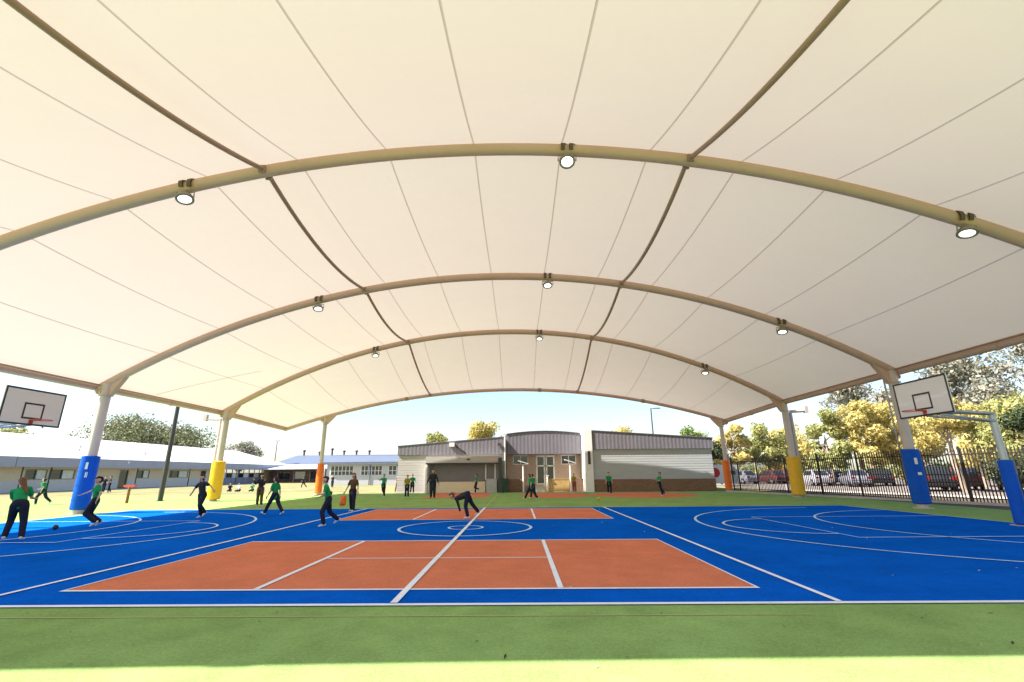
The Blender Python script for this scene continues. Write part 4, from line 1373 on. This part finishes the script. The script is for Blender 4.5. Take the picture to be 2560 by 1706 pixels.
def person(x, y, heading, H, label, lean=(0, 0), legs=((0, 0, 0), (0, 0, 0)), arms=((0, 8, 10), (0, 8, 10)), head=(0, 0), top='green', pants='navy',
           hair='dark', long_hair=0, hair_side=0.0, cap=None, shoes='white', voxel=0.013, fingers=True, lift=0.0, coat=False, sleeve='short', group='children playing on the courts', bulk=1.0, z0=0.0):
    """legs: (forward swing, knee bend, abduct); arms: (forward swing, abduct, elbow bend) in degrees, left then right"""
    a, b_ = R(lean[0]), R(lean[1])
    T = Vector((math.sin(b_), math.sin(a) * math.cos(b_), math.cos(a) * math.cos(b_)))
    Rv = Vector((math.cos(b_), 0, -math.sin(b_)))
    F = T.cross(Rv).normalized(); Rv = F.cross(T).normalized()
    hip = Vector((0, 0, 0))
    pel = hip + Vector((0, 0, 0.02 * H))
    chest = hip + T * 0.20 * H; neck0 = hip + T * 0.30 * H
    neck1 = neck0 + (T * 0.75 + Vector((0, 0, 0.25))).normalized() * 0.05 * H
    ha, hb = a * 0.35 + R(head[0]), R(head[1])
    # head frame: forward turned by hb about the vertical, pitched by ha
    hf0 = Vector((-math.sin(hb), math.cos(hb), 0))
    HF = (hf0 * math.cos(ha) - Vector((0, 0, math.sin(ha)))).normalized()
    HR = HF.cross(Vector((0, 0, 1))).normalized(); HU = HR.cross(HF)
    hc = neck1 + HU * 0.075 * H + HF * 0.012 * H
    hl = 0.072 * H
    body_p = []; shirt_p = []; pants_p = []
    bw = bulk
    # torso
    for c0, c1, r0, r1 in ((hip + T * 0.02 * H, chest, 0.072, 0.082), (chest, hip + T * 0.27 * H, 0.083, 0.066)):
        body_p.append((c0, c1, r0 * H * bw, r1 * H * bw, 0.66, F))
        shirt_p.append((c0, c1, (r0 + 0.012) * H * bw, (r1 + 0.011) * H * bw, 0.74, F))
    sh = {}
    for s in (-1, 1):
        sp_ = hip + T * 0.285 * H + Rv * s * 0.098 * H
        sh[s] = sp_
        body_p.append((hip + T * 0.28 * H + Rv * s * 0.03 * H, sp_, 0.042 * H, 0.034 * H, 0.9, F))
        shirt_p.append((hip + T * 0.28 * H + Rv * s * 0.03 * H, sp_, 0.050 * H, 0.042 * H, 0.9, F))
    hem = hip - T * 0.035 * H * max(0.0, 1 - abs(lean[0]) / 35)
    hr = 0.090 - 0.030 * min(1, abs(lean[0]) / 28)
    shirt_p.append((hip + T * 0.06 * H, hem - (T * 0.13 * H if coat else Vector()), (0.086 - 0.014 * min(1, abs(lean[0]) / 28)) * H * bw, (0.098 if coat else hr) * H * bw, 0.76, F))
    body_p.append((neck0 - T * 0.02 * H, neck1, 0.034 * H, 0.030 * H))
    # head: skull, face, jaw, nose, ears
    body_p.append((hc + HU * 0.020 * H - HF * 0.012 * H, hc + HU * 0.018 * H + HF * 0.004 * H, 0.056 * H, 0.054 * H))
    body_p.append((hc + HF * 0.012 * H + HU * 0.005 * H, hc - HU * 0.036 * H + HF * 0.022 * H, 0.046 * H, 0.028 * H))
    body_p.append((hc + HF * 0.052 * H + HU * 0.006 * H, hc + HF * 0.066 * H - HU * 0.010 * H, 0.006 * H, 0.010 * H))
    for s in (-1, 1):
        body_p.append((hc + HR * s * 0.054 * H + HU * 0.010 * H, hc + HR * s * 0.055 * H - HU * 0.012 * H, 0.011 * H, 0.008 * H, 0.5, HR))
    # arms
    hands = []
    for s, (f, ab, eb) in zip((-1, 1), arms):
        f1, f2, ab, ab2 = R(f), R(f + eb), R(ab), R(ab * 0.75)
        d1 = Rv * s * math.sin(ab) + (-T * math.cos(f1) + F * math.sin(f1)) * math.cos(ab)
        d2 = Rv * s * math.sin(ab2) + (-T * math.cos(f2) + F * math.sin(f2)) * math.cos(ab2)
        el = sh[s] + d1 * 0.165 * H; wr = el + d2 * 0.140 * H
        body_p.append((sh[s], el, 0.031 * H, 0.023 * H)); body_p.append((el, wr, 0.023 * H, 0.016 * H))
        if sleeve == 'short':
            shirt_p.append((sh[s], sh[s] + d1 * 0.105 * H, 0.042 * H, 0.040 * H))
        else:
            shirt_p.append((sh[s], el, 0.042 * H, 0.034 * H)); shirt_p.append((el, wr - d2 * 0.01 * H, 0.034 * H, 0.026 * H))
        pn = d2.cross(Rv * s).normalized() if abs(d2.dot(Rv)) < 0.95 else F
        lat = d2.cross(pn).normalized()
        body_p.append((wr, wr + d2 * 0.045 * H, 0.017 * H, 0.022 * H, 0.5, pn))
        hands.append((wr, d2, lat, pn, s))
    # legs
    feet = []
    for s, (f, kn, ab) in zip((-1, 1), legs):
        f1, f2, ab = R(f), R(f - kn), R(ab)
        hj = hip + Vector((s * 0.052 * H, 0, -0.015 * H))
        d1 = Vector((s * math.sin(ab), math.sin(f1) * math.cos(ab), -math.cos(f1) * math.cos(ab)))
        d2 = Vector((s * math.sin(ab * 0.8), math.sin(f2) * math.cos(ab * 0.8), -math.cos(f2) * math.cos(ab * 0.8)))
        kj = hj + d1 * 0.24 * H; an = kj + d2 * 0.235 * H
        body_p.append((hj, kj, 0.056 * H, 0.036 * H)); body_p.append((kj, kj * 0.6 + an * 0.4, 0.036 * H, 0.037 * H)); body_p.append((kj * 0.6 + an * 0.4, an, 0.036 * H, 0.022 * H))
        pants_p.append((hj + Vector((0, 0, 0.02 * H)), kj, 0.070 * H * bw, 0.050 * H)); pants_p.append((kj, an - d2 * 0.0, 0.050 * H, 0.043 * H))
        fp_ = f2 * 0.75
        fd = Vector((s * 0.12, math.cos(fp_), math.sin(fp_))).normalized()
        feet.append((an, fd, d2, s))
    pants_p.append((hip + Vector((-0.03 * H, 0, 0.03 * H)), hip + Vector((0.03 * H, 0, 0.03 * H)), 0.080 * H * bw, 0.080 * H * bw, 0.9, Vector((0, 1, 0))))
    # shoes
    shoe_me = []
    low = 1e9
    for an, fd, d2, s in feet:
        upv = -d2
        sole = an + d2 * 0.032 * H
        pr = [(sole - fd * 0.022 * H, sole + fd * 0.075 * H, 0.026 * H, 0.022 * H), (an, sole - fd * 0.01 * H, 0.030 * H, 0.028 * H), (sole + fd * 0.03 * H, sole + fd * 0.100 * H - upv * 0.004 * H, 0.026 * H, 0.018 * H)]
        body_p.append((an, sole + fd * 0.05 * H, 0.024 * H, 0.016 * H))
        me = fuse(pr, max(voxel, 0.011), 3)
        shoe_me.append(me)
        for v in me.vertices: low = min(low, v.co.z)
    if z0 is None:
        pass
    off = Vector((0, 0, -low + lift))
    if z0 == 'sit':
        off = Vector((0, 0, 0.075 * H))
    body_me = fuse(body_p, voxel, 3)
    # fingers rooted in the palm: four of unequal length and a thumb from the side
    if fingers:
        vs, fs = [], []
        for wr, d, lat, pn, s in hands:
            pe = wr + d * 0.052 * H
            for q, (o_, L) in enumerate(((-0.017, 0.040), (-0.006, 0.046), (0.006, 0.043), (0.016, 0.034))):
                r0 = pe + lat * o_ * H
                mid_ = r0 + (d + lat * o_ * 6).normalized() * L * 0.55 * H - pn * 0.004 * H
                tip = mid_ + (d * 0.8 - pn * 0.6).normalized() * L * 0.5 * H
                cap_pts(vs, fs, r0 - d * 0.012 * H, mid_, 0.0058 * H, 0.0052 * H, n=6); cap_pts(vs, fs, mid_, tip, 0.0052 * H, 0.0042 * H, n=6)
            sd = lat * (-1)
            r0 = wr + d * 0.020 * H + sd * 0.014 * H
            mid_ = r0 + (d * 0.7 + sd * 0.8).normalized() * 0.024 * H
            cap_pts(vs, fs, r0, mid_, 0.0068 * H, 0.006 * H, n=6); cap_pts(vs, fs, mid_, mid_ + (d + sd * 0.2).normalized() * 0.02 * H, 0.006 * H, 0.0046 * H, n=6)
        bm = bmesh.new(); bm.from_mesh(body_me)
        nv = [bm.verts.new(v) for v in vs]
        for f_ in fs:
            fc_ = bm.faces.new([nv[i] for i in f_]); fc_.smooth = True
        bm.to_mesh(body_me); bm.free()
    for me in [body_me] + shoe_me:
        pass
    meshes = [('person', body_me, SKIN), ('shirt' if not coat else 'coat', fuse(shirt_p, voxel, 4), CLOTH[top]), ('trousers', fuse(pants_p, voxel, 4), CLOTH[pants])]
    for me in shoe_me: meshes.append(('shoe', me, SHOE[shoes]))
    # hair as a shell over the skull
    hp_ = [(hc + HU * 0.030 * H - HF * 0.024 * H, hc + HU * 0.045 * H + HF * 0.004 * H, 0.060 * H, 0.047 * H),
           (hc - HF * 0.030 * H + HU * 0.01 * H, hc - HF * 0.030 * H - HU * 0.022 * H, 0.050 * H, 0.036 * H)]
    if cap:
        hp_.append((hc + HU * 0.050 * H + HF * 0.03 * H, hc + HU * 0.046 * H + HF * 0.085 * H, 0.044 * H, 0.032 * H, 0.16, HU))
    if long_hair:
        L = long_hair
        back = hc - HF * 0.055 * H
        dn = Vector((0, 0, -1)) * 0.9 - HF * 0.1
        p1 = back + dn * L * 0.45 * H - F * 0.03 * H + Rv * hair_side * 0.5 * H
        p2 = p1 + (-T - F * 0.1).normalized() * L * 0.55 * H + Rv * hair_side * 0.6 * H
        hp_.append((back + HU * 0.01 * H, p1, 0.046 * H, 0.040 * H, 0.7, HF)); hp_.append((p1, p2, 0.040 * H, 0.018 * H, 0.7, HF))
    meshes.append(('cap' if cap == 'cap' else 'hair', fuse(hp_, voxel, 3), HAIR[hair] if cap != 'cap' else CLOTH['navy']))
    ey = MB()
    root = None
    for nm_, me, mt in meshes:
        me.transform(Matrix.Translation(off))
        me.name = nm_
        me.materials.clear(); me.materials.append(mt)
        o = bpy.data.objects.new(nm_, me); COL.objects.link(o)
        if root is None:
            root = o
            root.location = (x, y, 0.02); root.rotation_euler = (0, 0, R(heading))
            tag(root, label, 'person', group)
        else:
            o.parent = root
    for s in (-1, 1):
        e = MB(); c = hc + HF * 0.054 * H + HU * 0.008 * H + HR * s * 0.021 * H + off
        e.lathe(c, [(0.0001, -0.004 * H), (0.0055 * H, 0), (0.0001, 0.005 * H)], 8, axis=HF, cap=False)
        e.build('eye', EYE, root)
    e = MB(); c = hc + HF * 0.050 * H - HU * 0.030 * H + off
    e.obox(c, HR, HF, HU, 0.014 * H, 0.004 * H, 0.004 * H); e.build('mouth', LIP, root)
    return root


KG = 'children playing on the courts'
person(-10.3, 5.5, 35, 1.42, 'girl in green polo bending forward with long brown hair, back turned', lean=(30, -12), legs=((26, 34, 6), (10, 24, 9)), arms=((58, 4, 50), (50, 4, 60)), head=(14, 25), top='green', hair='brown', long_hair=0.26, hair_side=0.07, voxel=0.0115)
person(-23.9, 19.7, 100, 1.35, 'small child in green running left near the classroom wall', lean=(12, 4), legs=((35, 40, 2), (-25, 25, 2)), arms=((-30, 10, 50), (30, 10, 60)), top='green', voxel=0.018)
person(-11.15, 8.5, 122, 1.42, 'boy in green with dark cap and one arm flung out before the blue column', lean=(2, 2), legs=((26, 74, 2), (14, 66, 3)), arms=((-38, 24, 52), (62, 26, 6)), head=(2, 38), top='green', cap='cap', voxel=0.0115)
person(-36.1, 37.5, 200, 1.35, 'left of two small dark figures by the classroom wall', legs=((14, 10, 2), (-14, 12, 2)), arms=((20, 20, 40), (-20, 15, 20)), top='black', pants='navy', voxel=0.024, fingers=False)
person(-35.45, 37.3, 150, 1.38, 'right of two small dark figures by the classroom wall', legs=((8, 8, 2), (-12, 10, 2)), arms=((10, 30, 50), (-10, 15, 20)), top='black', pants='navy', voxel=0.024, fingers=False)
person(-9.6, 11.0, 165, 1.38, 'boy in black t-shirt and navy trousers running beside the yellow column', lean=(6, 10), legs=((24, 68, 4), (-6, 14, 2)), arms=((-20, 52, 30), (-10, 62, 8)), head=(0, 8), top='black', voxel=0.012)
person(-10.9, 17.2, 190, 1.40, 'child in dark clothes standing with hands raised to the face', lean=(2, 0), legs=((5, 6, 4), (-8, 6, 4)), arms=((45, 14, 95), (50, 14, 95)), top='black', pants='brown', voxel=0.014, sleeve='long')
person(-7.65, 12.2, 75, 1.34, 'girl in green polo striding left with dark tied hair', lean=(4, 0), legs=((30, 6, 2), (-26, 10, 2)), arms=((16, 8, 16), (-16, 8, 16)), head=(8, 0), top='green', long_hair=0.12, voxel=0.012)
person(-4.1, 8.3, 118, 1.36, 'boy in green polo running with knees bent on the left third line', lean=(14, 4), legs=((30, 42, 10), (-14, 36, 12)), arms=((34, 18, 60), (10, 22, 70)), head=(0, 10), top='green', voxel=0.012)
girl = person(-5.15, 13.4, 165, 1.40, 'girl with long brown hair in brown top holding an orange bib', lean=(0, 0), legs=((6, 6, 3), (-8, 8, 3)), arms=((0, 20, 20), (8, 22, 12)), head=(10, 0), top='brown', hair='brown', long_hair=0.2, voxel=0.013)
person(-7.35, 25.6, 170, 1.36, 'child in green standing near the far left orange column', legs=((4, 4, 3), (-18, 30, 3)), arms=((10, 14, 30), (60, 18, 70)), top='green', voxel=0.018, fingers=False)
person(-8.3, 33.0, 90, 1.25, 'small child in dull red near the left end of the hall', legs=((18, 8, 2), (-18, 12, 2)), arms=((20, 8, 30), (-20, 8, 30)), top='red', pants='brown', voxel=0.022, fingers=False)
person(-5.5, 24.3, 185, 1.30, 'child in olive yellow bib standing left of the hall', legs=((3, 3, 2), (-4, 4, 2)), arms=((5, 10, 20), (5, 10, 20)), top='yellow', pants='navy', voxel=0.018, fingers=False)
person(-6.65, 31.0, 200, 1.32, 'child in green in front of the white weatherboard wall', legs=((5, 5, 3), (-10, 10, 3)), arms=((10, 20, 40), (20, 30, 50)), top='green', voxel=0.02, fingers=False)
person(-3.75, 23.5, 180, 1.60, 'adult in long dark coat walking across the far green surface', legs=((8, 8, 3), (-6, 6, 3)), arms=((4, 24, 14), (4, 24, 14)), top='black', hair='dark', coat=True, sleeve='long', shoes='black', bulk=1.15, voxel=0.018, group='adults supervising')
person(-1.7, 30.3, 100, 1.32, 'child in green kicking up one leg before the grey shutter', lean=(2, 0), legs=((10, 6, 2), (20, 90, 2)), arms=((20, 20, 30), (10, 20, 40)), top='green', pants='navy', voxel=0.02, fingers=False)
person(-0.25, 10.4, 96, 1.34, 'boy in black bending over to touch the ground on the centre circle', lean=(104, 0), legs=((12, 26, 14), (-30, 10, 16)), arms=((84, 4, 4), (-20, 16, 10)), head=(0, 15), top='black', hair='brown', sleeve='long', voxel=0.012)
person(2.15, 20.9, 70, 1.34, 'child in green running left before the hall entrance', lean=(10, 0), legs=((34, 8, 3), (-26, 10, 3)), arms=((-30, 16, 40), (34, 14, 50)), top='green', voxel=0.015)
person(2.3, 22.4, 40, 1.30, 'child in green partly hidden behind the running child', lean=(4, 0), legs=((10, 8, 3), (-10, 8, 3)), arms=((40, 30, 30), (30, 30, 30)), top='green', voxel=0.018, fingers=False)
person(5.6, 30.0, 160, 1.30, 'child in olive green beside the timber ramp side', lean=(8, 0), legs=((10, 30, 3), (-8, 20, 3)), arms=((30, 14, 60), (20, 14, 60)), top='yellow', pants='red', voxel=0.02, fingers=False)
person(7.6, 26.9, 170, 1.36, 'child in green standing before the left end of the grey wall', lean=(3, 2), legs=((4, 4, 3), (-14, 16, 3)), arms=((10, 12, 20), (10, 12, 20)), top='green', voxel=0.018, fingers=False)
person(10.2, 24.2, 100, 1.34, 'child in green leaning before the middle of the grey wall', lean=(-8, 0), legs=((-6, 6, 3), (-26, 8, 3)), arms=((20, 12, 50), (30, 12, 60)), top='green', voxel=0.018, fingers=False)
person(-22.4, 47.5, 90, 1.2, 'tiny child in black running far beyond the orange column', lean=(8, 0), legs=((30, 20, 2), (-26, 20, 2)), arms=((30, 10, 40), (-30, 10, 40)), top='black', voxel=0.026, fingers=False)
person(-19.0, 47.0, 180, 1.3, 'tiny child in black standing right of the far orange column', legs=((4, 4, 2), (-4, 4, 2)), arms=((5, 12, 20), (5, 12, 20)), top='black', voxel=0.026, fingers=False)
for k in range(6):
    person(-26.2 + 1.05 * k, 38.2 + 0.3 * (k % 2), 180 + 25 * math.sin(k * 2.1), 1.3, 'child in %s sitting on the ground, %s of the seated row' % (['green', 'black', 'white', 'green', 'white', 'green'][k], ['first from the left', 'second from the left', 'third from the left', 'third from the right', 'second from the right', 'last on the right'][k]), lean=(8, 0), legs=((80, 95, 12), (84, 100, 12)), arms=((40, 12, 40), (40, 12, 40)),
           top=['green', 'black', 'white', 'green', 'white', 'green'][k], voxel=0.026, fingers=False, group='children sitting in a row', z0='sit')
# orange bib in the girl's hand
bib = MB()
vs = []
for i in range(5):
    for j in range(4):
        vs.append((-0.12 + 0.08 * j + 0.02 * math.sin(i * 2 + j), 0.03 * math.sin(j * 2.2 + i), -0.09 * i))
bib.add(vs, [(i * 4 + j, i * 4 + j + 1, i * 4 + j + 5, i * 4 + j + 4) for i in range(4) for j in range(3)], True)
o = bib.build('training_bib', M['padorange'])
sd = o.modifiers.new('thick', 'SOLIDIFY'); sd.thickness = 0.012
o.location = (-5.48, 13.3, 0.62)
tag(o, 'orange bib hanging from the hand of the girl in brown', 'bib')
